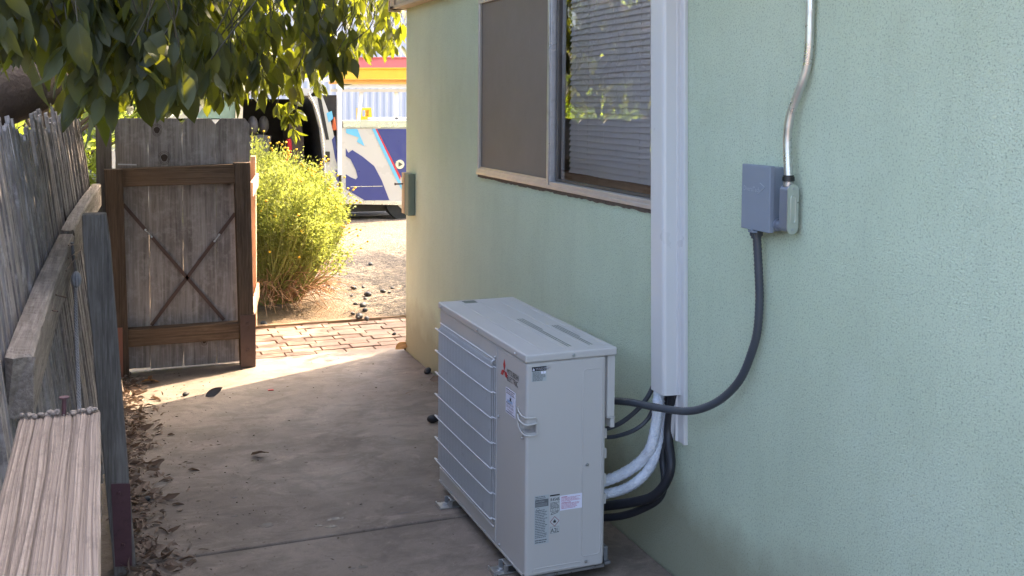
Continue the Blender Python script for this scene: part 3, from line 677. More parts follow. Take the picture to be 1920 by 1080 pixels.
b = MB(); b.box(-.400, -.378, SY-.0004, SY-.0001, .2985, .3005); lines(b, -.400, -.327, .283, .298, 4, .38); b.box(-.400, -.365, SY-.0004, SY-.0001, .2785, .2805); lines(b, -.400, -.33, .258, .278, 5, .38)
b.build('label_print', PINKI, pl_)

# ---------------------------------------------------------------- fence along the left
rail_pts = [(-1.950, -.60), (-1.948, -.2), (-1.944, .4), (-1.930, 1.1), (-1.912, 1.93), (-1.880, 2.8), (-1.842, 3.62)]
def rail_x(y):
    P = rail_pts
    if y <= P[1][1]: return P[1][0]
    for (xa, ya), (xb, yb) in zip(P[1:-1], P[2:]):
        if y <= yb: return xa+(xb-xa)*(y-ya)/(yb-ya)
    return P[-1][0]
fence = thing('wooden_fence', 'old weathered grey picket fence with splintered tops along the left of the path', 'fence', (-1.95, 1.2, 0))
y = -1.75; i = 0
while y < 3.66:
    wd = random.uniform(.10, .14)
    n_ = 3 if random.random() < .6 else 4; tot = wd; hz = (1.57+random.uniform(-.05, .035)) if random.random() > .12 or y < 2 else 1.64
    if 2.75 < y < 3.0: hz = 1.64
    b = MB(); ww = [random.uniform(.5, 1.6) for _ in range(n_)]; sw = sum(ww); yy = y; base = rail_x(y)-.062
    off0 = random.uniform(-.005, .004); dxs = []
    for k in range(n_):
        w_ = ww[k]/sw*(wd-.004); dx = off0+random.uniform(-.0035, .0035); zt = hz - (random.uniform(0, .018) if random.random() < .78 else random.uniform(.04, .12)) - (.02 if k in (0, n_-1) else 0)
        segs = 9; cols = []
        lo, hi = [], []
        lean_x = lambda z: base + dx - .12*(z-1.13)
        for q in range(segs+1):
            z = .015+(zt-.015)*q/segs; wob = random.uniform(-.0004, .0004); 
            x = lean_x(z); lo.append([(x-.016, yy+wob, z), (x+wob, yy+wob, z), (x+wob, yy+w_+wob, z), (x-.016, yy+w_+wob, z)])
        zz = random.uniform(-.006, .006); lo[-1][1] = (lo[-1][1][0]-.004, lo[-1][1][1], lo[-1][1][2]+zz); lo[-1][2] = (lo[-1][2][0]-.004, lo[-1][2][1], lo[-1][2][2]-zz)
        V = [p for r_ in lo for p in r_]
        Fs = [(0,3,2,1), tuple(4*segs+j for j in range(4))]
        for q in range(segs):
            for j in range(4): Fs.append((4*q+j, 4*q+(j+1) % 4, 4*q+4+(j+1) % 4, 4*q+4+j))
        b.add(V, Fs); yy += w_+.0006
    b.build('picket', GREYW, fence)
    y += wd+random.uniform(.001, .006); i += 1
def rail_mesh(z0f, hgt, wid, ylist, material, name):
    b = MB(); ny = 150; prof = 9; Vs = []
    ya, yb = ylist
    for j in range(ny+1):
        y = ya+(yb-ya)*j/ny; xr = rail_x(y)
        zt = z0f(y); rag = random.uniform(-.0012, .0012)
        ring = [(xr, zt-hgt), (xr+rag, zt-hgt*.6), (xr-rag, zt-hgt*.25), (xr+rag, zt-.008), (xr-.006, zt+rag), (xr-wid*.35, zt+rag*1.2), (xr-wid*.7, zt-rag), (xr-wid, zt+rag), (xr-wid, zt-hgt)]
        if j in (0, ny): ring = [(x+random.uniform(-.004,.004), z+random.uniform(-.006,.002)) for x, z in ring]
        Vs += [(x, y+(random.uniform(-.012,.012) if j in (0, ny) else 0), z) for x, z in ring]
    Fs = [tuple(range(prof)), tuple(ny*prof+prof-1-k for k in range(prof))]
    for j in range(ny):
        for k in range(prof): Fs.append((j*prof+k, (j+1)*prof+k, (j+1)*prof+(k+1) % prof, j*prof+(k+1) % prof))
    b.add(Vs, Fs); return b.build(name, material, fence)
rail_mesh(lambda y: 1.145 if y > 1.4 else 1.145-.018*(1.4-y)/1.9, .125, .046, (1.42, 3.64), RAILW, 'rail')
rail_mesh(lambda y: 1.128+.004*y, .125, .050, (-.48, 1.405), RAILW, 'rail')
rail_mesh(lambda y: .30, .09, .04, (-1.6, 3.6), RAILW, 'rail')
b = MB().box(-1.868, -1.782, 3.762, 3.785, .01, 1.47); b.build('end_board', POSTW, fence)
# post in front of the fence
post = thing('fence_post', 'leaning grey square post with a maroon steel plate at its foot, by the path edge', 'post', (-1.77, 1.07, 0))
TL, TR, BL, BR = at(150,405,'y',1.02), at(203,404,'y',1.02), at(214,1062,'y',1.02), at(256,1060,'y',1.02)
BL.z = BR.z = -.01; TL.z = TR.z = 1.24
def post_mesh(TL, TR, BL, BR, d, n=14):
    b = MB(); V = []
    for q in range(n+1):
        t = q/n; L_ = BL.lerp(TL, t); R_ = BR.lerp(TR, t); e = .006 if q == n else 0; w_ = random.uniform(-.0008,.0008)
        V += [(L_.x+e+w_, L_.y+e, L_.z), (R_.x-e+w_, R_.y+e, R_.z), (R_.x-e, R_.y+d-e, R_.z), (L_.x+e, L_.y+d-e, L_.z)]
    Fs = [(0,3,2,1), tuple(4*n+j for j in range(4))]
    for q in range(n):
        for j in range(4): Fs.append((4*q+j, 4*q+(j+1) % 4, 4*q+4+(j+1) % 4, 4*q+4+j))
    return b.add(V, Fs)
post_mesh(TL, TR, BL, BR, .09).build('timber', POSTW, post, bevel=.004, seg=2)
pa = at(208,907,'y',1.017); pb = at(244,906,'y',1.017); pc = at(248,1060,'y',1.017); pd = at(216,1062,'y',1.017)
pt_ = MB().prism([pa, pb, pc, pd], (0,-.004,0)).build('steel_plate', MAROON, post, bevel=.0015)
for (u, v_) in ((223, 925), (231, 1022)):
    p = at(u, v_, 'y', 1.0125); b = MB().cyl(p, (0,-1,0), .007, .004, 10, .005); b.build('bolt', MAROON, pt_)
# foreground plank end: real ridged grain
fg = thing('fence_rail_end', 'pale weathered board with deep grain ridges and a frayed end, nearest the camera', 'board', (-1.875, -1.5, 1.0))
b = MB(); nx, ny = 150, 90; ZP = 1.15; V = []
def gridge(u, v_):
    w_ = u + .022*math.sin(v_*2.6+.5) + .010*math.sin(v_*9+u*5) + .006*math.sin(v_*21+u*13) + .05*math.exp(-((u-.25)**2)/.02)*math.exp(-((v_-.62)**2)/.015)*(1 if u > .25 else -1)
    k1 = 66+9*math.sin(u*4.1+1)
    h = (.30+.22*math.sin(u*17+v_*3+1))*math.sin(w_*k1+.8*math.sin(v_*5+3*u)) + .28*math.sin(w_*131+2*math.sin(v_*3.7+u*9)) + .22*math.sin(w_*213+v_*7+1.4*math.sin(v_*11)) + .14*math.sin(w_*390+v_*5)
    h -= .5*max(0, math.sin(w_*29+1.3))**8
    return h*.0019
for j in range(ny+1):
    v_ = j/ny; y = -1.0 - 1.4*v_**1.3
    for i in range(nx+1):
        u = i/nx; x = -1.936+.113*u + .006*(v_)
        edge = -.0035*(max(0, .03-u)/.03)**2 - .0035*(max(0, u-.97)/.03)**2
        yy = y + (random.uniform(-.010, .005)+.006*math.sin(u*40) if j == 0 else 0)
        V.append((x, yy, ZP+gridge(u, v_)+edge + (random.uniform(-.003,.004) if j == 0 else 0)))
Fs = [(j*(nx+1)+i, (j+1)*(nx+1)+i, (j+1)*(nx+1)+i+1, j*(nx+1)+i+1) for j in range(ny) for i in range(nx)]
o0 = len(V)
for i in range(nx+1): V.append((V[i][0], -1.0+random.uniform(-.01,.006), ZP-.05))
Fs += [(i, i+1, o0+i+1, o0+i) for i in range(nx)]
o1 = len(V)
for j in range(ny+1): V.append((V[j*(nx+1)+nx][0]+.0, V[j*(nx+1)+nx][1], ZP-.05))
Fs += [(j*(nx+1)+nx, (j+1)*(nx+1)+nx, o1+j+1, o1+j) for j in range(ny)]
b.add(V, Fs, False)
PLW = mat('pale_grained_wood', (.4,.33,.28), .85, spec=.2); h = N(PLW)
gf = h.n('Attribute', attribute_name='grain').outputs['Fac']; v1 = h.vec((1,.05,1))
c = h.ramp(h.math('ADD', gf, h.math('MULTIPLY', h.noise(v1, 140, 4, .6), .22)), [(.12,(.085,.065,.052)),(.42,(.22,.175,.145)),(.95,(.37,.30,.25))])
c = h.mix(h.ramp(h.noise(h.vec((1,.3,1)), 45, 6, .75), [(.5,G3(0)),(.62,G3(.5))]), c, (.17,.135,.115)); h.col(c); h.bump(h.noise(v1, 260, 3), .0006, 1)
pb_ = b.build('board', PLW, fg); gv = [.5]*len(V)
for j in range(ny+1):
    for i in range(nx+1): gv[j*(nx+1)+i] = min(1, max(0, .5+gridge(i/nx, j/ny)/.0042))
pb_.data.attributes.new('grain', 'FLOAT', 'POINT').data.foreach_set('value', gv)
b = MB()                                                      # crumbly frayed fibres at the end
for k in range(34):
    x = -1.932+.105*random.random(); b.ball((x, -1.0+random.uniform(-.008,.004), ZP+random.uniform(0,.006)), random.uniform(.002,.0055), random.uniform(.003,.006), random.uniform(.002,.0045), 7, 5)
b.build('frayed_fibre', m_simple('crumbled_wood', (.24,.205,.175), .9, var=.4, scale=90, bump=.002, bs=200), fg)
b = MB().tube([(-1.874,-1.004,ZP-.01),(-1.873,-1.002,ZP+.026)], .0032, 8); b.cyl((-1.873,-1.002,ZP+.026), (0,0,1), .0075, .002, 10); b.build('nail', MAROON, fg)
b = MB().box(-1.99, -1.84, -2.5, -1.03, .98, 1.095); 
# rope hanging on the fence
def ropeline():
    P = [at(135,455,'x',-1.925), at(139,490,'x',-1.92), at(143,520,'x',-1.915), at(142,560,'x',-1.912), at(144,640,'x',-1.905), at(147,720,'x',-1.895), at(150,800,'x',-1.885)]
    return spline(P, 10)
t = thing('rope', 'knotted grey rope hanging down the pickets behind the square post', 'rope', ropeline()[-1])
P = ropeline(); b = MB()
for ph in (0, 2*PI/3, 4*PI/3):
    Q = []
    for a, c in zip(P[:-1], P[1:]):
        for j in range(3): Q.append(a+(c-a)*j/3)
    b.tube([q+Vector((.0035*math.cos(ph+i*1.0), .0035*math.sin(ph+i*1.0), 0)) for i, q in enumerate(Q)], .0033, 5)
b.build('strand', m_simple('grey_rope', (.26,.26,.27), .9, var=.25, scale=90, bump=.001, bs=300), t)
kc = at(143,524,'x',-1.905); b = MB()
for k in range(9):
    a0 = k*.8; b.tube([kc+Vector((.012*math.cos(a)*math.cos(a0), .018*math.cos(a)*math.sin(a0)+.004*math.sin(a0), .022*math.sin(a))) for a in np.linspace(0, 2*PI, 12, endpoint=False)], .0045, 6, closed=True)
b.build('knot', m_simple('grey_rope_knot', (.25,.25,.265), .9, var=.3, scale=90), t)
for (u, v_, u2, v2) in ((128,460,152,458),(128,484,152,468),(124,508,146,478),(105,553,124,558),(98,582,108,584)):
    a_ = at(u, v_, 'x', -1.925); c2 = at(u2, v2, 'x', -1.905); MB().tube([a_, c2], .0017, 6).build('nail', RUST, fence)

# ---------------------------------------------------------------- gate
gate = thing('side_gate', 'closed wooden side gate of silvery boards in a brown frame with crossed braces', 'gate', (-1.38, 3.72, 0))
cuts = [215, 277, 341, 404, 468]; GY = 3.78
for k, (a, c) in enumerate(zip(cuts[:-1], cuts[1:])):
    xa, xb = at(a, 222, 'y', GY).x + .0008, at(c, 222, 'y', GY).x - .0008; zt = 1.515; cl = .028
    zb = .012 if k else .02
    n_ = 30; b = MB()
    L_, R_ = [], []
    for q in range(n_+1):
        z = zb+(zt-.035-zb)*q/n_; 
        wl_, wr_ = random.uniform(-.0009,.0009), random.uniform(-.0009,.0009)
        if z < .14 and k in (1, 2): wr_ -= .004*(.14-z)/.14*3
        L_.append((xa+wl_, z)); R_.append((xb+wr_, z))
    poly = L_ + [(xa+cl, zt), (xb-cl, zt)] + R_[::-1]
    b.prism([(x, GY, z) for x, z in poly], (0, .018, 0)); b.build('board', GATEW, gate)
for (u, v_, r_) in ((294,244,.017),(308,296,.019),(383,640,.012)):
    p = at(u, v_, 'y', GY-.0005); b = MB(); P = [Vector((p.x+r_*math.cos(a)*(1+.12*math.sin(3*a)), GY-.0012, p.z+1.15*r_*math.sin(a))) for a in np.linspace(0, 2*PI, 18, endpoint=False)]
    b.prism(P, (0,.001,0)); kn = b.build('knot', m_simple('wood_knot', (.06,.04,.03), .8, var=.4, scale=60), gate)
    for q in (1.35, 1.7):
        b = MB().tube([Vector((p.x+q*r_*math.cos(a)*(1+.1*math.sin(3*a)), GY-.0004, p.z+q*1.25*r_*math.sin(a))) for a in np.linspace(0, 2*PI, 22, endpoint=False)], .0011, 4, closed=True); b.build('knot_ring', m_simple('knot_ring_wood', (.11,.08,.065), .85), kn)
def stile(x0, x1, xb0, xb1, ztop, nm):
    b = MB(); n = 12; V = []; y0, y1 = 3.655, 3.744
    for q in range(n+1):
        t = q/n; l = xb0+(x0-xb0)*t; r_ = xb1+(x1-xb1)*t; z = .004+(ztop-.004)*t
        V += [(l, y0, z), (r_, y0, z), (r_, y1, z), (l, y1, z)]
    Fs = [(0,3,2,1), tuple(4*n+j for j in range(4))]
    for q in range(n):
        for j in range(4): Fs.append((4*q+j, 4*q+(j+1) % 4, 4*q+4+(j+1) % 4, 4*q+4+j))
    b.add(V, Fs); return b.build('stile', STILEW, gate, bevel=.003)
SYF = 3.655
l_t, l_t2, l_b = at(195,318,'y',SYF), at(230,318,'y',SYF), at(243,706,'y',SYF)
s1 = stile(l_t.x, l_t2.x, l_b.x-.092, l_b.x, 1.222, 'l')
r_t, r_t2, r_b, r_b2 = at(440,306,'y',SYF), at(469,304,'y',SYF), at(452,690,'y',SYF), at(478,688,'y',SYF)
s2 = stile(r_t.x, r_t2.x, r_b.x, r_b2.x, 1.25, 'r')
b = MB().box(r_b.x-.002, r_b2.x+.002, SYF-.005, SYF-.0005, .004, .325); b.box(r_b2.x+.0005, r_b2.x+.005, SYF-.005, SYF+.08, .004, .325)
pl2 = b.build('steel_plate', RUST, s2, bevel=.001)
for z in (.27, .11):
    MB().cyl(((r_b.x+r_b2.x)/2, SYF-.005, z), (0,-1,0), .010, .005, 8, .008).build('bolt', RUST, pl2)
b = MB().box(l_b.x-.09, l_b.x-.035, SYF-.005, SYF-.0005, .004, .30); b.build('steel_plate', m_simple('pink_primed_steel', (.32,.13,.085), .6, var=.15), s1)
def grail(z0a, z1a, z0b, z1b, nm):
    xl, xr = l_t2.x-.004 if z0a > 1 else l_b.x-.004, r_t.x+.004 if z0a > 1 else r_b.x
    b = MB(); b.add([(xl,3.69,z0a),(xr,3.69,z0b),(xr,3.69,z1b),(xl,3.69,z1a),(xl,3.7785,z0a),(xr,3.7785,z0b),(xr,3.7785,z1b),(xl,3.7785,z1a)],
                    [(0,1,2,3),(5,4,7,6),(0,4,5,1),(3,2,6,7),(1,5,6,2),(0,3,7,4)])
    return b.build('crossrail', GRAILW, gate, bevel=.003)
grail(1.118, 1.222, 1.125, 1.240, 't'); grail(.172, .272, .172, .270, 'b')
# white stick lying on the top rail
def brace(P0, P1, f):
    a, c = at(*P0, 'y', 3.765), at(*P1, 'y', 3.765); a.y = c.y = 3.768; b = MB(); d = c-a
    b.beam(a, a+d*f, .020, .006, (0,1,0)); b.beam(a+d*(f+.045), c, .020, .006, (0,1,0))
    o = b.build('brace', RUST, gate); b = MB().tube([a+d*(f-.01)+Vector((0,-.006,0)), a+d*(f+.06)+Vector((0,-.006,0))], .0035, 8)
    for q in (f-.006, f+.052): b.cyl(a+d*q+Vector((0,-.003,0)), (0,-1,0), .007, .006, 8)
    b.build('turnbuckle', GALV, o)
brace((231,383), (420,600), .22); brace((441,400), (284,610), .20)
t2 = MB().beam(at(221,308,'y',3.74), at(256,309,'y',3.74), .006, .007).build('paint_stick', m_simple('white_stick', (.7,.7,.72), .5)); tag(t2, 'short white stick lying on the top rail of the side gate', 'stick')
# swung-open second leaf seen edge on, with pinkish raw timber
g2 = thing('open_gate_leaf', 'swung open gate leaf seen edge on, raw pink timber, behind the closed gate', 'gate', (-.88, 4.3, 0))
a, c = at(471,292,'y',4.75), at(481,612,'y',4.75)
b = MB()
PKW = m_wood('raw_pink_timber', (.42,.25,.17), (.56,.36,.26), (.66,.48,.37), 'z')
G0, G1 = Vector((-1.02, 3.86, 0)), Vector((-.862, 4.745, 0)); gd = (G1-G0).normalized(); gn = Vector((gd.y, -gd.x, 0))
def gbox(s0, s1, n0, n1, z0, z1):
    P = [G0+gd*s0+gn*n0, G0+gd*s1+gn*n0, G0+gd*s1+gn*n1, G0+gd*s0+gn*n1]; return MB().prism([Vector((p.x, p.y, z0)) for p in P], (0,0,z1-z0))
GL = (G1-G0).length
gbox(GL-.085, GL, .001, .036, .03, 1.235).build('end_stile', PKW, g2, bevel=.003)
for k in range(5):
    gbox(k*.178, k*.178+.176, -.02, 0, .03, 1.20).build('board', PKW, g2, bevel=.003)
for z in (1.02, .24):
    gbox(.05, GL-.002, .037, .054, z, z+.09).build('crossrail', PKW, g2, bevel=.003)

# ---------------------------------------------------------------- foliage tools
def leaf_cloud(name, C_, D_, L_, W_, material, parent=None, fold=.35, droop=.35, seg=4, kind=None, rnd=None):
    """C_ base points, D_ directions, L_ lengths, W_ half widths: one mesh of folded curved blades"""
    n = len(C_); C_ = np.array(C_, float); D_ = np.array(D_, float); D_ /= np.linalg.norm(D_, axis=1)[:, None]+1e-9
    up = RNG.normal(size=(n, 3)); up[:, 2] += 1.2; side = np.cross(D_, up); side /= np.linalg.norm(side, axis=1)[:, None]+1e-9
    nrm = np.cross(side, D_); L_ = np.array(L_)[:, None]; W_ = np.array(W_)[:, None]
    ts = np.linspace(0, 1, seg+1); prof = np.sin(PI*ts**.85)**.85; prof[0] = .03; prof[-1] = .0
    V = np.zeros((n, (seg+1)*3, 3)); UV = np.zeros(((seg+1)*3, 2)); curl = RNG.uniform(.1, 1.0, (n, 1))*droop; fo = RNG.uniform(.3, 1.3, (n, 1))*fold
    wav = RNG.uniform(-.06, .06, (n, seg+1))
    for k, t in enumerate(ts):
        mid = C_ + D_*L_*t - nrm*L_*curl*t*t*.6
        for q, sgn in enumerate((-1, 0, 1)):
            V[:, k*3+q] = mid + side*W_*prof[k]*sgn*1.0 + nrm*W_*prof[k]*fo*abs(sgn) + nrm*W_*wav[:, k:k+1]*sgn*2
            UV[k*3+q] = (.5+.5*sgn, t)
    fs = []
    for k in range(seg):
        for q in (0, 1): fs.append((k*3+q, k*3+q+1, (k+1)*3+q+1, (k+1)*3+q))
    fs = np.array(fs); F_ = (fs[None]+(np.arange(n)*(seg+1)*3)[:, None, None]).reshape(-1, 4)
    me = bpy.data.meshes.new(name); Vf = V.reshape(-1, 3)
    if parent is None: org = Vf.mean(0); Vf = Vf-org
    me.vertices.add(len(Vf)); me.vertices.foreach_set('co', Vf.ravel()); me.loops.add(F_.size); me.loops.foreach_set('vertex_index', F_.ravel().astype(np.int32))
    me.polygons.add(len(F_)); me.polygons.foreach_set('loop_start', np.arange(len(F_), dtype=np.int32)*4); me.polygons.foreach_set('loop_total', np.full(len(F_), 4, np.int32))
    me.polygons.foreach_set('use_smooth', np.ones(len(F_), bool)); me.update(calc_edges=True)
    uvl = me.uv_layers.new(name='UVMap'); uvl.data.foreach_set('uv', np.tile(UV[fs.ravel()], (n, 1)).ravel())
    r_ = RNG.random(n) if rnd is None else rnd
    at_ = me.attributes.new('rnd', 'FLOAT', 'FACE'); at_.data.foreach_set('value', np.repeat(r_, len(fs)))
    me.materials.append(material); o = bpy.data.objects.new(name, me); COL.objects.link(o)
    if parent is None: o.location = org
    else:
        o.parent = parent; off = Vector(parent.location); p = parent
        while p.parent: p = p.parent; off += p.location
        o.location = -off
    return o
class Leaves:
    def __init__(s): s.c, s.d, s.l, s.w = [], [], [], []
    def add(s, c, d, l, w_): s.c.append(tuple(c)); s.d.append(tuple(d)); s.l.append(l); s.w.append(w_)
    def cluster(s, c, n, L_, spread=.08, down=1.7, tw=None):
        c = Vector(c)
        for i in range(n):
            a = random.uniform(0, 2*PI); d = Vector((math.cos(a), math.sin(a), -down*random.uniform(.5, 2.4)))
            b_ = c+Vector((math.cos(a), math.sin(a), 0))*random.uniform(0, spread*.4)+Vector((0, 0, random.uniform(-spread, spread)))
            l = L_*random.uniform(.6, 1.15); s.add(b_, d, l, l*random.uniform(.19, .25))
    def build(s, name, m_, parent=None, **k): return leaf_cloud(name, s.c, s.d, s.l, s.w, m_, parent, **k)

# ---------------------------------------------------------------- the avocado tree
tree = thing('avocado_tree', 'large avocado tree leaning over the fence with hanging leathery leaves', 'tree', (-3.6, 3.2, 0))
limb = at(-60,215,'y',2.6); limb2 = at(125,110,'y',3.2)
b = MB()
tr_pts = [Vector((-3.9,2.0,-.1)), Vector((-3.75,2.1,.6)), Vector((-3.3,2.3,1.15)), at(-40,190,'y',2.6), at(60,160,'y',2.9), at(150,95,'y',3.3), at(260,10,'y',3.8), at(360,-90,'y',4.3), at(470,-220,'y',4.8)]
tp = spline(tr_pts, 6); b.tube(tp, [.24-.20*(i/len(tp))**.9 for i in range(len(tp))], 14)
b.build('trunk', BARK, tree)
def limbs(pairs):
    for A, B_, r in pairs:
        A, B_ = Vector(A), Vector(B_); mid = (A+B_)/2+Vector((random.uniform(-.15,.15), random.uniform(-.15,.15), .15))
        P = spline([A, mid, B_], 8); b.tube(P, [r*(1-.75*i/len(P)) for i in range(len(P))], 8)
b = MB()
limbs([((-3.3,2.3,1.15), (-3.2,.5,3.2), .11), ((-3.2,.5,3.2), (-1.9,-1.2,3.6), .06), ((-3.2,.5,3.2), (-2.2,.9,3.1), .05), ((-2.5,3.2,2.35), (-1.2,2.4,3.0), .06), ((-2.5,3.2,2.35), (-1.6,5.2,3.2), .07),
       ((-1.6,5.2,3.2), (-.4,6.2,2.9), .045), ((-1.6,5.2,3.2), (-1.0,4.2,2.6), .035), ((-2.5,3.2,2.35), (-2.6,5.5,3.0), .06), ((-1.2,2.4,3.0), (-.9,1.0,3.2), .04), ((-3.3,2.3,1.15), (-4.2,4.2,3.0), .1), ((-1.2,2.4,3.0), (.9,1.6,4.3), .05), ((-3.2,.5,3.2), (-.6,.3,4.2), .06), ((-.6,.3,4.2), (1.6,-.6,4.5), .04), ((-1.6,5.2,3.2), (.6,4.0,4.3), .05)])
b.build('limb', BARK, tree)
# lower outline of the canopy, read as a height over the scene from a few sight lines
TW = MB(); LV = Leaves()
def env(px):
    K = [(-100,225),(0,212),(60,205),(110,200),(170,205),(210,222),(255,205),(300,214),(345,210),(385,190),(430,196),(470,190),(520,196),(560,176),(600,165),(640,150),(662,118),(700,108),(742,112),(770,60)]
    for (a, ya), (c, yc) in zip(K[:-1], K[1:]):
        if a <= px <= c: return ya+(yc-ya)*(px-a)/(c-a)
    return 60
def twig_cluster(p, n, L_, drop=.25):
    top = Vector(p)+Vector((random.uniform(-.15,.15), random.uniform(-.15,.15), drop*.5+random.uniform(.05,.2)))
    TW.tube(spline([top, (top+Vector(p))/2+Vector((random.uniform(-.04,.04), random.uniform(-.04,.04), 0)), Vector(p)], 4), .0026, 5, cap=False)
    LV.cluster(p, n, L_)
# near dark leaves (2.0 - 3.6 m away)
for i in range(480):
    px = random.uniform(-60, 410); dist_y = random.uniform(.35, 1.6)
    if px > 200 and random.random() < .45: dist_y = random.uniform(1.0, 2.6)
    lim = env(px) - (0 if px < 210 else 8)
    depth_scale = 1920/((dist_y+2.67)/.93); leafpx = .10*depth_scale
    lim -= 28 if px < 190 else 9
    py = random.uniform(-120, max(-60, lim-leafpx*1.0))
    if dist_y < .3 and px > 150 and py > 40: continue
    if px < 130 and py > 60-.3*px: continue
    twig_cluster(at(px, py, 'y', dist_y), random.randint(4, 8), .105)
# single big leaves that hang lowest in the frame
for (u, v_, Y, L_, dx) in ((165,192,.75,.15,.10),(182,200,.8,.13,.25),(150,180,.7,.12,-.6),(100,60,.5,.17,-.2),(145,40,.3,.14,.1),(270,60,.4,.15,.05),(320,90,.5,.17,.15),(365,90,.6,.16,.1),(215,110,.9,.15,-.3),(60,110,.6,.15,.2),(30,100,.9,.13,.5),(300,110,1.1,.17,-.2),(345,150,.9,.15,.2),(250,110,.8,.15,.1)):
    p = at(u, v_, 'y', Y); LV.add(p, (dx, -.1, -1), L_, L_*.24); TW.tube([p, p+Vector((-dx*.1, .05, .12))], .002, 5, cap=False)
# middle canopy
for i in range(520):
    px = random.uniform(40, 755); Y = random.uniform(2.2, 6.2)
    if px > 660: Y = random.uniform(4.4, 6.6)
    sc = 1920/((Y+2.67)/.93); leafpx = .12*sc; lim = env(px)+random.uniform(-6, 4)
    t = random.random()**.75; py = -90+(lim-leafpx*.95+90)*t
    p = at(px, py, 'y', Y)
    if p.x > -.06 and Y < 3.95: continue
    twig_cluster(p, random.randint(5, 9), .12, .2)
# bright spray hanging in front of the shrub
for (u, v_, Y, n) in ((540,232,6.0,9),(555,222,6.0,7),(520,212,6.1,6),(545,200,6.1,6),(530,170,6.1,6),(550,255,6.0,5),(600,170,6.2,6),(640,125,6.3,7),(620,140,6.3,6),(720,85,6.3,7),(735,70,6.3,6),(700,80,6.3,5)):
    p = at(u, v_-14, 'y', Y)
    TW.tube([p, p+Vector((.05, 0, .3)), p+Vector((-.05, .1, .7))], .004, 5, cap=False)
    for k in range(n):
        a = random.uniform(0, 2*PI); LV.add(p+Vector((0,0,random.uniform(-.03,.03))), (math.cos(a), math.sin(a)*.6, -random.uniform(.5, 1.5)), random.uniform(.10,.15), random.uniform(.022,.032))
# upper canopy out of frame: shades the path and the fence
for i in range(520):
    x = random.uniform(-4.4, -.5); y = random.uniform(-1.2, 6.8); z = random.uniform(2.85, 4.3)
    if x > -1.0 and y > 3.4: continue
    LV.cluster((x, y, z), 7, .17, .16)
for i in range(2300):                                     # unseen leaves added above the roof to block sun from fence and near leaves
    x = random.uniform(-.6, 2.4); z = random.uniform(3.4, 5.2) ; y = random.uniform(-1.8, 4.2)
    LV.cluster((x, y, z), 7, .18, .2)
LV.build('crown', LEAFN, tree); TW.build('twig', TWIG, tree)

# ---------------------------------------------------------------- trees behind and beside
def blob_tree(name, label, base, h, r, n, L_, material, trunk_r=.12, squash=.8, low=.35, group=None):
    t = thing(name, label, 'tree', base, group); bx, by, bz = base
    b = MB(); P = spline([Vector(base), Vector((bx+.1, by, bz+h*.3)), Vector((bx-.05, by+.1, bz+h*.75))], 6); b.tube(P, [trunk_r*(1-.7*i/len(P)) for i in range(len(P))], 9)
    lv = Leaves(); cl = []
    for k in range(26):
        a = random.uniform(0, 2*PI); q = random.random()**.5; zz = random.uniform(low, 1); rr = r*(1-.55*abs(zz-.6))
        c = Vector((bx+rr*q*math.cos(a), by+rr*q*math.sin(a), bz+h*zz)); cl.append(c)
        b.tube([Vector((bx, by, bz+h*.35*zz+.2)), (Vector((bx, by, bz+h*.6*zz))+c)/2, c], [trunk_r*.35, trunk_r*.2, .008], 5)
    for i in range(n):
        c = random.choice(cl); d = Vector((random.gauss(0,1), random.gauss(0,1), random.gauss(0,.8))).normalized()*r*.33*random.random()**.4
        p = c+d; lv.add(p, (random.gauss(0,1), random.gauss(0,1), random.gauss(-.5,.8)), L_*random.uniform(.7,1.3), L_*random.uniform(.2,.34))
    b.build('trunk', BARK, t); lv.build('crown', material, t, seg=2); return t
blob_tree('hedge_tree', 'dense bushy tree in the neighbouring yard just past the fence', (-3.9, 7.5, -.1), 3.6, 1.7, 6500, .13, LEAFY, low=.15)
blob_tree('hedge_tree', 'sunlit leafy tree further back, seen above the side gate', (-2.6, 12.0, -.1), 3.0, 2.0, 6500, .15, FAR, low=.1)
blob_tree('street_tree', 'tall pale green street tree far behind the parked truck', (-2.0, 24, -.1), 6.5, 3.4, 6500, .28, FAR, low=.12)
blob_tree('street_tree', 'rounded street tree far away, to the left of the corrugated building', (-7.5, 23, -.1), 6.5, 3.6, 5000, .28, FAR, low=.12)
blob_tree('hedge_tree', 'leafy tree in the neighbouring yard reflected in the window glass', (-6.0, 4.0, -.1), 3.4, 1.6, 4500, .15, LEAFY, low=.2)
blob_tree('hedge_tree', 'small leafy tree in the neighbouring yard close behind the camera side of the fence', (-5.6, .4, -.1), 3.0, 1.4, 3500, .15, LEAFY, low=.2)

blob_tree('added_shade_tree', 'unseen tree added round the house corner to shade the bricks', (2.85, 5.62, -.05), 3.4, 1.15, 3400, .13, LEAFY, low=.42)  # hidden behind the corner, added to throw dappled shade on the bricks
blob_tree('added_shade_tree', 'unseen tree added near the kerb to shade the gravel in front of the truck', (3.9, 8.2, -.05), 3.6, 1.35, 3400, .13, LEAFY, low=.38)  # also out of view, added for the shade on the gravel

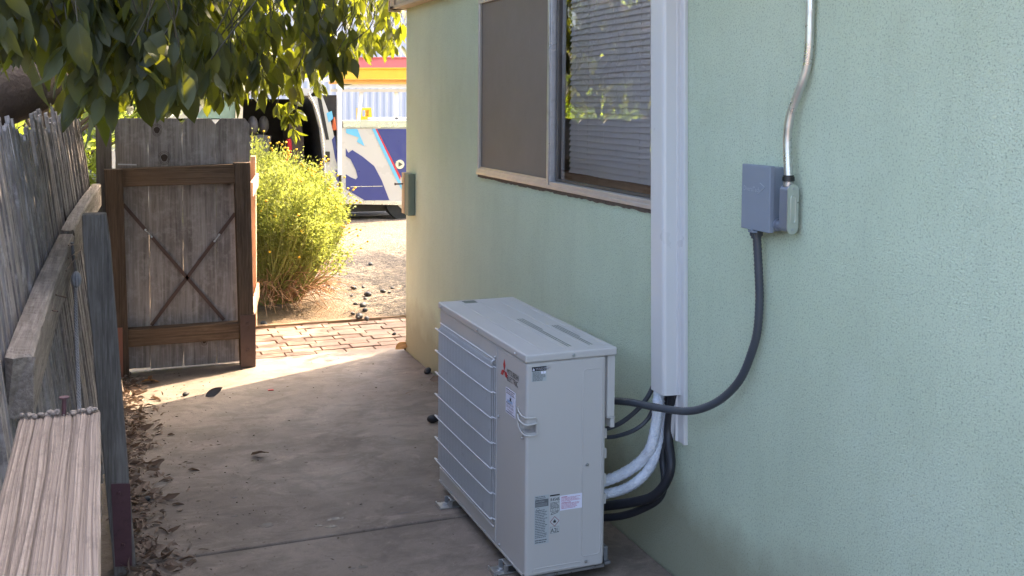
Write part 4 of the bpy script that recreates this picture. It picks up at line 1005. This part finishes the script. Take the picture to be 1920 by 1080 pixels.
# ---------------------------------------------------------------- flowering shrub
shrub = thing('flowering_shrub', 'bushy yellow-green shrub with small yellow button flowers beside the open gate', 'shrub', (-.42, 5.55, 0))
FINE = m_leaf('fine_shrub_leaf', (.13,.165,.04), (.27,.285,.085), (.22,.24,.08), (.42,.46,.08), rough=.6, tw=.35, spec=.2)
SC = Vector((-.56, 5.6, .68))
def shell(k=1.0, zmin=-.75):
    while True:
        d = Vector((random.gauss(0,1), random.gauss(0,1), random.gauss(0,1))).normalized()
        if d.z > zmin: break
    rr = 1+.10*math.sin(5*d.x+3*d.z)+.09*math.sin(7*d.y+4*d.x+1)+.07*math.sin(11*d.z+6*d.x)
    return Vector((SC.x+d.x*.60*rr*k, SC.y+d.y*.62*rr*k, SC.z+d.z*.56*rr*k)), d
lv = Leaves(); st_ = MB(); dry = MB(); fl = MB()
for i in range(520):
    tip, d = shell(random.uniform(.86, 1.04), -.12 if random.random() < .8 else -.5)
    if tip.z < .5 and tip.x < SC.x+.3: tip.z += .3
    root = Vector((SC.x+random.uniform(-.14,.14), SC.y+random.uniform(-.14,.14), .02))
    mid = root.lerp(tip, .55)+Vector((d.x*.12, d.y*.12, -.02)); P = spline([root, mid, tip], 4)
    st_.tube(P, [.005, .005, .005, .004, .004, .003, .003, .002, .0015], 4, cap=False)
    for k in range(95):
        t = random.uniform(.52, 1.02); q = mid.lerp(tip, (t-.4)/.6) if t > .4 else root.lerp(mid, t)
        q = q+Vector((random.gauss(0,.03), random.gauss(0,.03), random.gauss(0,.03)))
        dd = (d+Vector((random.gauss(0,.8), random.gauss(0,.8), random.gauss(.5,.7)))); lv.add(q, dd, random.uniform(.014,.034), random.uniform(.005,.011))
for i in range(210):
    tip, d = shell(random.uniform(1.0, 1.06), -.5)
    if d.z < .1 and random.random() < .5 and d.x < .2: continue
    e = tip+(d*.6+Vector((0,0,.9))).normalized()*random.uniform(.02, .085)+Vector((.02,0,0))
    st_.tube([tip-d*.03, e], .0014, 4, cap=False); fl.ball(e, .0105, .0105, .009, 7, 5)
for i in range(240):
    a = random.uniform(0, 2*PI); r0 = random.uniform(.05, .2); root = Vector((SC.x+r0*math.cos(a), SC.y+r0*math.sin(a), random.uniform(.02,.1)))
    L_ = random.uniform(.25, .5); end = Vector((SC.x+(r0+L_)*math.cos(a)*random.uniform(.8,1.1), SC.y+(r0+L_)*math.sin(a), random.uniform(-.0,.38)))
    mid = root.lerp(end, .5)+Vector((random.uniform(-.05,.05), random.uniform(-.05,.05), random.uniform(.03,.12))); P = spline([root, mid, end], 5)
    dry.tube(P, [.005*(1-.75*i_/len(P)) for i_ in range(len(P))], 5, cap=False)
    for k in range(3):
        q = P[random.randint(3, len(P)-2)]; dry.tube([q, q+Vector((random.gauss(0,.05), random.gauss(0,.05), random.gauss(0,.05)))], [.002,.001], 4, cap=False)
lv.build('foliage', FINE, shrub, seg=2); st_.build('stem', m_simple('green_stem', (.26,.27,.08), .8), shrub); dry.build('dry_twig', DRYTWIG, shrub)
o = fl.build('flower', m_simple('yellow_button_flower', (.72,.42,.02), .7, var=.2, scale=50), shrub); o['kind'] = 'stuff'

# ---------------------------------------------------------------- fallen fruit and leaves
FRUIT = m_simple('shrivelled_dark_fruit', (.02,.02,.025), .55, var=.4, scale=60, bump=.003, bs=120)
def fruit_mesh(r):
    b = MB(); b.ball((0,0,r*.75), r*1.15, r*.9, r*.8, 12, 8); b.ball((r*.9,0,r*.6), r*.55, r*.5, r*.5, 10, 6); b.cyl((r*1.3,0,r*.6), (1,.1,.3), .0018, .008, 6); return b
fr = [((802,700),'z','dark fallen fruit against the foot of the wall, beside a dry twig'), ((811,790),'z','dark glossy fallen fruit on the path beside the outdoor unit')]
def gz(u, v_, z=0): return at(u, v_, 'z', z)
protos = fruit_mesh(.026).build('fallen_fruit', FRUIT, origin=(0,0,0))
protos.location = gz(811, 792); tag(protos, 'dark glossy fallen fruit on the path touching the outdoor unit', 'fruit', 'dark fruits fallen on the ground')
def fruit(u, v_, label, s=1, z=0):
    c = protos.copy(); COL.objects.link(c); p = gz(u, v_, z); c.location = (p.x, p.y, p.z); c.scale = (s, s, s*.9); c.rotation_euler = (random.uniform(-.3,.3), random.uniform(-.3,.3), random.uniform(0, 6)); c['label'] = label
fruit(803, 700, 'dark fallen fruit in the angle of the wall and the path', .95)
fruit(348, 742, 'small grey fallen fruit on the path just outside the sunlit strip', .6)
fruit(740, 628, 'tiny dark fruit on the brick paving near the wall corner', .5)
fruit(494, 610, 'bluish dark fruit beside the timber edging by the open gate leaf', .9)
fruit(276, 940, 'round brown fruit among the dry leaves at the fence post', .6)
FRL = ['dark fallen fruit nearest the shrub, leftmost of three touching on the gravel', 'dark fallen fruit at the back of the three touching beside the shrub', 'dark fallen fruit at the front of the three touching beside the shrub',
       'dark fallen fruit in the middle of the gravel yard with crumbs round it', 'small dark fruit just behind the middle of the gravel yard', 'big dark fallen fruit with a smaller one at its foot on the gravel', 'small dark fruit at the foot of a bigger one on the gravel',
       'small lone dark fruit left of a larger pair on the near gravel', 'larger dark fruit of the near pair on the gravel, with a pointed end', 'dark fruit just in front of the pointed one on the near gravel', 'biggest dark fruit right behind the timber edging of the brick paving',
       'small dark fruit touching the biggest one behind the timber edging', 'flat dark fruit left of the biggest one behind the timber edging', 'dark fruit on the gravel close to the house corner', 'small dark fruit on the gravel nearest the house corner',
       'tiny dark fruit between the shrub and the middle of the gravel', 'farthest dark fruit lying alone on the shaded gravel', 'tiny dark fruit beside the one close to the house corner']
for i, (u, v_, s) in enumerate(((607,541,.85),(617,536,.85),(621,545,.95),(662,543,1.0),(681,540,.6),(690,556,1.1),(685,562,.6),(666,572,.6),(680,576,1.1),(685,585,.9),(674,598,1.2),(688,600,.8),(661,590,.6),(718,549,.8),(735,542,.6),(660,556,.5),(694,498,.9),(730,550,.5))):
    fruit(u, v_, FRL[i], s, .012)
DRY = m_leaf('dry_brown_leaf', (.12,.08,.06), (.26,.20,.155), (.19,.15,.12), (.16,.09,.05), rough=.7, tw=.15, spec=.2)
ORL = m_leaf('orange_dry_leaf', (.38,.17,.05), (.45,.24,.09), (.32,.16,.07), (.4,.2,.06), rough=.7, tw=.2, spec=.2)
def dryleaf(u, v_, label, L_=.07, m_=DRY, rot=0, z=.006):
    p = gz(u, v_, z); o = leaf_cloud('dry_leaf', [tuple(p)], [(math.cos(rot), math.sin(rot), .35)], [L_], [L_*.22], m_, fold=.35, droop=.9, seg=6); return tag(o, label, 'leaf', 'dry leaves fallen on the ground')
dryleaf(470, 853, 'curled grey dry leaf alone in the middle of the path', .09, DRY, -.5)
dryleaf(741, 655, 'orange dry leaf by the wall corner where the bricks begin', .13, ORL, .3, .02)
dryleaf(385, 743, 'dark crumpled leaf on the path near the sunlit strip', .10, m_leaf('dark_dead_leaf', (.04,.035,.03), (.07,.055,.04), (.05,.04,.03), (.05,.03,.02), tw=.1), .2)
dryleaf(262, 718, 'tan dry leaf at the foot of the side gate', .11, ORL, .1)
dryleaf(255, 726, 'small orange dry leaf at the edge of the sunlit strip by the fence', .06, ORL, 1.0)
dryleaf(285, 916, 'pale twisted dry leaf on the path beside the fence post', .07, m_leaf('pale_dead_leaf', (.34,.28,.22), (.40,.34,.27), (.3,.25,.2), (.2,.15,.1), tw=.1), -.3)
dryleaf(258, 930, 'wide tan dry leaf standing against the foot of the fence post', .09, DRY, 1.4, .02)
dryleaf(760, 739, 'little dark leaf on the path halfway to the wall', .04, DRY, .2)
dryleaf(806, 712, 'thin brown leaf under the dark fruit at the wall foot', .09, DRY, -.9, .012)
# litter drifted along the fence: nobody could count it
C_, D_, L_, W_ = [], [], [], []
for i in range(1300):
    y = random.uniform(.2, 3.6); x = -1.80+abs(random.gauss(0, .085))+.02; 
    if .96 < y < 1.2: x += .04
    z = max(.004, .05*math.exp(-(x+1.80)*14)*random.random()+.006)
    if x > -1.42: continue
    C_.append((x, y, z)); a = random.uniform(0, 2*PI); D_.append((math.cos(a), math.sin(a), random.gauss(.12,.25))); l = random.uniform(.015,.075); L_.append(l); W_.append(l*random.uniform(.10,.22))
tag(leaf_cloud('leaf_litter', C_, D_, L_, W_, DRY, fold=.5, droop=1.0, seg=3), 'drift of brown dry leaves along the foot of the fence', 'leaf litter', kind='stuff')
C_, D_, L_, W_ = [], [], [], []
for i in range(1100):
    y = random.uniform(-.4, 3.7); x = -1.72+abs(random.gauss(0, .28)) if random.random() < .75 else random.uniform(-1.7,-.05)
    if x > -.05: continue
    C_.append((x, y, .0015)); a = random.uniform(0, 2*PI); D_.append((math.cos(a), math.sin(a), 0.02)); l = random.uniform(.004,.022)*(1 if random.random() < .9 else 1.8); L_.append(l); W_.append(random.uniform(.0008,.003))
tag(leaf_cloud('path_debris', C_, D_, L_, W_, m_leaf('debris', (.06,.045,.03), (.16,.12,.08), (.08,.06,.04), (.05,.03,.02), tw=.1, rough=.8), fold=.3, droop=.1, seg=2), 'fine twigs and crumbs scattered over the concrete path', 'debris', kind='stuff')
o = MB().box(-.985, -.955, 3.10, 3.118, .0, .004).build('red_scrap', RED); tag(o, 'tiny red plastic scrap on the path', 'scrap')
# damp stains on the concrete: thin irregular films
STAIN = m_simple('damp_stain', (.085,.068,.055), .5, var=.2, scale=20)
def stain(u, v_, r, label, sx=1.5):
    p = gz(u, v_); b = MB(); n = 26; ph = random.uniform(0, 6)
    P = [Vector((p.x+sx*r*math.cos(a)*(1+.25*math.sin(3*a+ph)+.15*math.sin(7*a)), p.y+r*math.sin(a)*(1+.2*math.sin(2*a+ph)), .0004)) for a in np.linspace(0, 2*PI, n, endpoint=False)]
    b.prism(P, (0,0,.0004)); o = b.build('damp_patch', STAIN); tag(o, kind='structure')
for u, v_, r, s in ((500,985,.018,1.5),(628,973,.016,2.2),(622,987,.012,1.7),(598,986,.010,1.6),(755,962,.008,3),(680,1063,.013,1.3),(660,1066,.007,1.8),(440,933,.006,2),(440,968,.006,2)):
    stain(u, v_, r, '', s)

# ---------------------------------------------------------------- service truck beyond the yard
TY = 11.6
def T(px, py, dy=0): 
    p = at(px, py, 'y', TY); return Vector((p.x, TY+dy, p.z))
def poly(b, pts, dy=0, th=.03): return b.prism([T(u, v_, dy) for u, v_ in pts], (0, th, 0))
WP = m_simple('truck_white_paint', (.52,.49,.46), .3, var=.03, scale=2); NAVY = m_simple('navy_decal', (.035,.045,.20), .35, var=.05); SKYB = m_simple('light_blue_decal', (.14,.45,.68), .35, var=.05)
REDD = m_simple('red_decal', (.55,.03,.05), .35); TYRE = m_simple('tyre_rubber', (.02,.02,.02), .8, bump=.003); DARK = m_simple('dark_interior', (.02,.018,.018), .7, var=.3); SEAT = m_simple('grey_seat_cloth', (.09,.085,.09), .8, var=.2, bump=.003)
CHR = m_simple('diamond_plate', (.6,.6,.61), .3, .8); BEI = m_simple('beige_steel', (.55,.48,.38), .5)
truck = thing('service_truck', 'white service truck with navy and light blue graphics and an open cab door', 'truck', (T(560,400).x, TY+1, -.12))
WD = 1.75
b = MB(); poly(b, [(300,222),(340,215),(372,186),(392,174),(430,166),(560,164),(592,168),(604,178),(604,182),(560,178),(440,179),(402,186),(384,196),(366,222)], 0, WD); cab = b.build('cab_roof', WP, truck, bevel=.012)
b = MB(); poly(b, [(590,170),(604,178),(616,210),(628,262),(634,330),(636,376),(609,376),(607,300),(600,240),(588,196),(578,182)], .0, .09); rear = b.build('rear_cab_side', WP, truck, bevel=.015, seg=3)
b = MB(); poly(b, [(595,183),(602,184),(617,262),(611,262),(603,225)], -.006, .006); b.build('quarter_window', DARK, rear)
b = MB(); poly(b, [(609,284),(618,284),(618,303),(609,303)], -.02, .02); b.build('door_handle', BLK, rear)
b = MB().cyl(T(608,312,-.004), (0,-1,0), .018, .012, 14); b.build('door_lock', GALV, rear)
b = MB(); poly(b, [(612,212),(622,208),(625,222),(616,230)], -.004, .003); b.build('light_blue_patch', SKYB, rear)
b = MB(); poly(b, [(622,262),(628,254),(634,300),(635,318),(628,296)], -.004, .003); poly(b, [(629,318),(635,322),(636,345),(630,335)], -.004, .003); b.build('navy_patch', NAVY, rear)
b = MB(); b.tube(spline([T(578,174,-.03),T(590,200,-.04),T(600,235,-.045),T(606,275,-.045),T(608,320,-.045),T(609,376,-.045)], 5), .014, 8); b.build('door_seal', m_simple('chrome_strip', (.75,.75,.75), .25, .8), rear)
b = MB(); b.box(T(609,300).x, T(636,300).x, TY+.09, TY+WD, T(600,376).z, T(600,178).z); b.build('rear_cab_wall', DARK, truck)
b = MB(); b.box(T(250,375).x, T(609,375).x, TY+.02, TY+WD, T(600,398).z, T(600,372).z); b.build('cab_floor', WP, truck, bevel=.02)
b = MB(); b.box(T(300,300).x, T(636,300).x, TY+WD-.06, TY+WD-.02, T(600,372).z, T(600,186).z); b.build('far_side_panel', DARK, truck)
b = MB(); poly(b, [(190,290),(250,270),(330,262),(366,220),(380,222),(380,376),(190,376)], 0, WD); b.build('hood', WP, truck, bevel=.03)
b = MB(); poly(b, [(358,222),(370,205),(392,188),(446,185),(446,222)], .03, .008); b.build('door_glass', m_simple('door_glass_reflection', (.17,.25,.21), .12, var=.5, scale=6), truck)  # green reflection in the glass is painted as a mottled opaque colour
b = MB(); b.tube(spline([T(352,224,-.01),T(368,203,-.01),T(390,187,-.01),T(445,182,-.01)],5), .016, 6); b.build('door_frame', BLK, truck)
b = MB(); poly(b, [(442,186),(452,182),(456,182),(449,376),(438,376)], -.02, .05); b.build('centre_pillar', m_simple('cream_pillar', (.62,.55,.42), .45), truck, bevel=.01)
b = MB(); poly(b, [(366,224),(446,224),(444,376),(366,376)], -.02, .06); b.build('front_door', WP, truck, bevel=.015)
b = MB()
for u, sdy in ((480,.35),(505,.55)):
    c = T(u,236,sdy); b.ball(c, .075, .10, .13, 12, 8)
b.build('headrest', SEAT, truck)
b = MB(); poly(b, [(468,262),(490,254),(515,256),(508,300),(496,372),(468,376)], .3, .5); poly(b, [(470,330),(560,330),(565,372),(470,376)], .3, .5); b.build('seat', SEAT, truck, bevel=.03, seg=3)
b = MB(); poly(b, [(556,232),(578,232),(584,262),(586,372),(560,372)], .6, .6); b.build('rear_seat', m_simple('tan_seat', (.13,.10,.08), .8), truck, bevel=.03, seg=3)
o = MB().tube(spline([T(547,262,.25),T(549,280,.24),T(544,298,.25),T(543,312,.25)], 4), .032, 8).build('red_jacket', m_simple('red_cloth', (.5,.02,.03), .8)); tag(o, 'red garment hanging inside the open cab of the truck', 'jacket')
# service body
b = MB(); poly(b, [(640,240),(790,240),(790,384),(640,380)], 0, WD); body = b.build('service_body', WP, truck, bevel=.012)
b = MB(); b.box(T(628,300).x, T(640,300).x, TY+.12, TY+WD, T(640,380).z, T(640,250).z); b.build('body_gap_shade', m_simple('grey_shadow_panel', (.25,.24,.25), .6), truck)  # grey fill painted as the shade in the gap behind the cab
b = MB(); poly(b, [(640,375),(790,378),(790,385),(640,382)], -.02, .018); b.build('skirt', CHR, body)
b = MB(); poly(b, [(643,226),(790,226),(790,239),(643,239)], -.015, .35); b.build('diamond_plate_rail', CHR, body, bevel=.004)
bb = MB()
for k in range(40):
    for r_ in range(4):
        p = T(646+k*3.2+(r_ % 2)*1.6, 229+r_*2.6, -.017); bb.ball(p, .007, .003, .004, 6, 4)
bb.build('tread_bump', CHR, body)
def Z(pts): return [(560+x/3.6, 160+y/3.6) for x, y in pts]
b = MB(); poly(b, Z([(528,294),(800,294),(800,690),(735,640),(690,620)]), -.005, .004)
poly(b, Z([(318,425),(335,455),(362,436),(430,480),(510,545),(560,640),(612,775),(445,776),(318,700),(318,600),(350,620),(385,634),(398,620),(385,570),(350,500),(318,478)]), -.005, .004); b.build('navy_graphic', NAVY, body)
b = MB(); poly(b, Z([(495,294),(517,294),(684,642),(706,705),(695,705),(640,600)]), -.005, .004); poly(b, Z([(320,294),(395,294),(445,412),(392,380),(405,352),(320,322)]), -.005, .004); b.build('light_blue_graphic', SKYB, body)
b = MB(); poly(b, Z([(517.5,294),(527,294),(688,615),(684,641)]), -.005, .004); b.build('red_stripe', REDD, body)
b = MB(); poly(b, Z([(350,682),(565,678),(565,682),(350,686)]), -.008, .003); b.build('panel_seam', CHR, body)
c = T(560+682/3.6, 160+533/3.6, -.004); b = MB().cyl(c, (0,-1,0), .066, .008, 24); b.build('latch_dish', CHR, body); b = MB(); c2 = c+Vector((0,-.012,0))
b.prism([c2+Vector((.04,0,0)), c2+Vector((-.02,0,.035)), c2+Vector((-.02,0,-.035))], (0,-.006,0)); b.build('latch_handle', m_simple('dark_latch', (.1,.1,.1), .4, .5), body)
b = MB(); b.box(T(600,395).x, T(800,395).x, TY+.1, TY+WD-.1, T(640,400).z, T(640,383).z); b.build('chassis', DARK, truck)
def wheel(u, nm='wheel'):
    c = T(u, 384, .02); c.z = -.118+.36
    w_ = MB().cyl(c, (0,1,0), .36, .24, 32).build('wheel', TYRE, truck, bevel=.03, seg=3)
    b = MB().cyl(c+Vector((0,-.006,0)), (0,1,0), .2, .05, 24); b.cyl(c+Vector((0,-.03,0)), (0,1,0), .07, .04, 16); b.build('rim', WP, w_)
wheel(768); wheel(300)
# rack
b = MB(); b.box(T(632,300).x, T(640,300).x, TY-.04, TY+.03, T(636,328).z, T(636,60).z)
poly(b, [(640,158),(800,158),(800,166),(640,165)], 0, .06); poly(b, [(640,143),(662,158),(650,160),(636,160)], 0, .05)
b.beam(T(673,226,.03), T(679,168,.03), .05, .04, (0,1,0)); b.beam(T(744,226,.03), T(744,168,.03), .05, .04, (0,1,0)); b.beam(T(690,222,.03), T(800,222,.03), .03, .04, (0,1,0))
b.beam(T(636,150,.03), T(560,148,.03), .05, .05, (0,1,0)); rack = b.build('ladder_rack', m_simple('white_rack_paint', (.74,.73,.72), .4), truck, bevel=.004)
MB().box(T(632,300).x, T(640,300).x, TY+WD-.1, TY+WD-.03, T(636,240).z, T(636,60).z).build('rear_post', WP, rack)
b = MB(); poly(b, [(620,167),(800,167),(800,173),(620,172)], -.02, .05); b.build('rack_rail', BEI, rack)
def ladder(name, label, y0, y1, m_, dy):
    t = thing(name, label, 'ladder', T(700, y1, dy)); b = MB()
    for q in (0, .42):
        poly(b, [(628,y0),(820,y0),(820,y1),(628,y1)], dy+q, .035); poly(b, [(628,y0),(820,y0),(820,y0+2.0),(628,y0+2.0)], dy+q-.02, .02); poly(b, [(628,y1-2.0),(820,y1-2.0),(820,y1),(628,y1)], dy+q-.02, .02)
    b.build('side_rail', m_, t); b = MB()
    for u in range(640, 815, 26): b.tube([T(u,(y0+y1)/2,dy+.035), T(u,(y0+y1)/2,dy+.42)], .016, 8)
    b.build('rung', GALV, t)
ladder('ladder', 'pinkish red ladder lying on top of the truck rack', 107, 126, m_simple('pink_red_fibreglass', (.62,.16,.17), .5), -.02)
ladder('ladder', 'thick yellow ladder on the truck rack directly under the red one', 127, 147, m_simple('yellow_fibreglass', (.78,.50,.05), .5), -.02)
ladder('ladder', 'thin orange ladder lying lowest on the truck rack', 148, 157, m_simple('orange_fibreglass', (.72,.36,.08), .5), -.02)
t = thing('crate', 'small yellow plastic crate on the truck side rail', 'crate', T(686,225,.05))
b = MB()
for q in ([(675,203),(697,202),(697,206),(675,207)], [(675,219),(698,218),(698,224),(675,225)], [(675,207),(680,207),(680,219),(675,219)], [(692,206),(697,206),(698,218),(692,218)]): poly(b, q, .02, .22)
b.build('wall', m_simple('yellow_plastic', (.78,.55,.03), .45), t)
b = MB(); b.box(T(676,224).x, T(697,224).x, TY+.03, TY+.24, T(686,224.5).z, T(686,222).z); b.build('base', m_simple('yellow_plastic_base', (.74,.50,.03), .5), t)
o = MB(); c = T(628,244,.06); o.cyl(c, (0,0,1), .055, .02, 16); o.cyl(c+Vector((0,0,.02)), (0,0,1), .035, .16, 16, .012); o = o.build('traffic_cone', m_simple('orange_cone', (.75,.16,.04), .5)); tag(o, 'small orange cone wedged between the cab and the truck body', 'cone')

# ---------------------------------------------------------------- corrugated building and the far house
cb = thing('corrugated_building', 'white corrugated metal building behind the truck', 'building', (6.5, 22, -.12))
b = MB(); nx = 300; x0, x1, yb, zt = .9, 14.0, 22.0, 6.5; V = []
for i in range(nx+1):
    x = x0+(x1-x0)*i/nx; V += [(x, yb-.03*(1 if (i % 4) in (0, 1) else 0), -.12), (x, yb-.03*(1 if (i % 4) in (0, 1) else 0), zt)]
b.add(V, [(2*i, 2*i+2, 2*i+3, 2*i+1) for i in range(nx)]); b.box(x0, x1, yb+.002, yb+8, -.12, zt)
b.build('wall', m_simple('white_corrugated_steel', (.44,.44,.46), .45, .1, var=.04, scale=1.5), cb)
MB().box(x0-.2, x1+.2, yb-.3, yb+8.2, zt+.002, zt+.2).build('roof', WP, cb)
fb = thing('garage', 'low pale building seen in glimpses through the leaves to the left of the truck', 'building', (-7, 30, -.12))
MB().box(-16, .2, 29, 36, -.12, 3.0).build('wall', m_simple('pale_render', (.40,.36,.31), .8, var=.1), fb); MB().prism([(-16.4, 28.6, 3.002), (.6, 28.6, 3.002), (-1, 32, 4.3), (-15, 32, 4.3)], (0, 7, 0)).build('roof', ROOFM, fb)
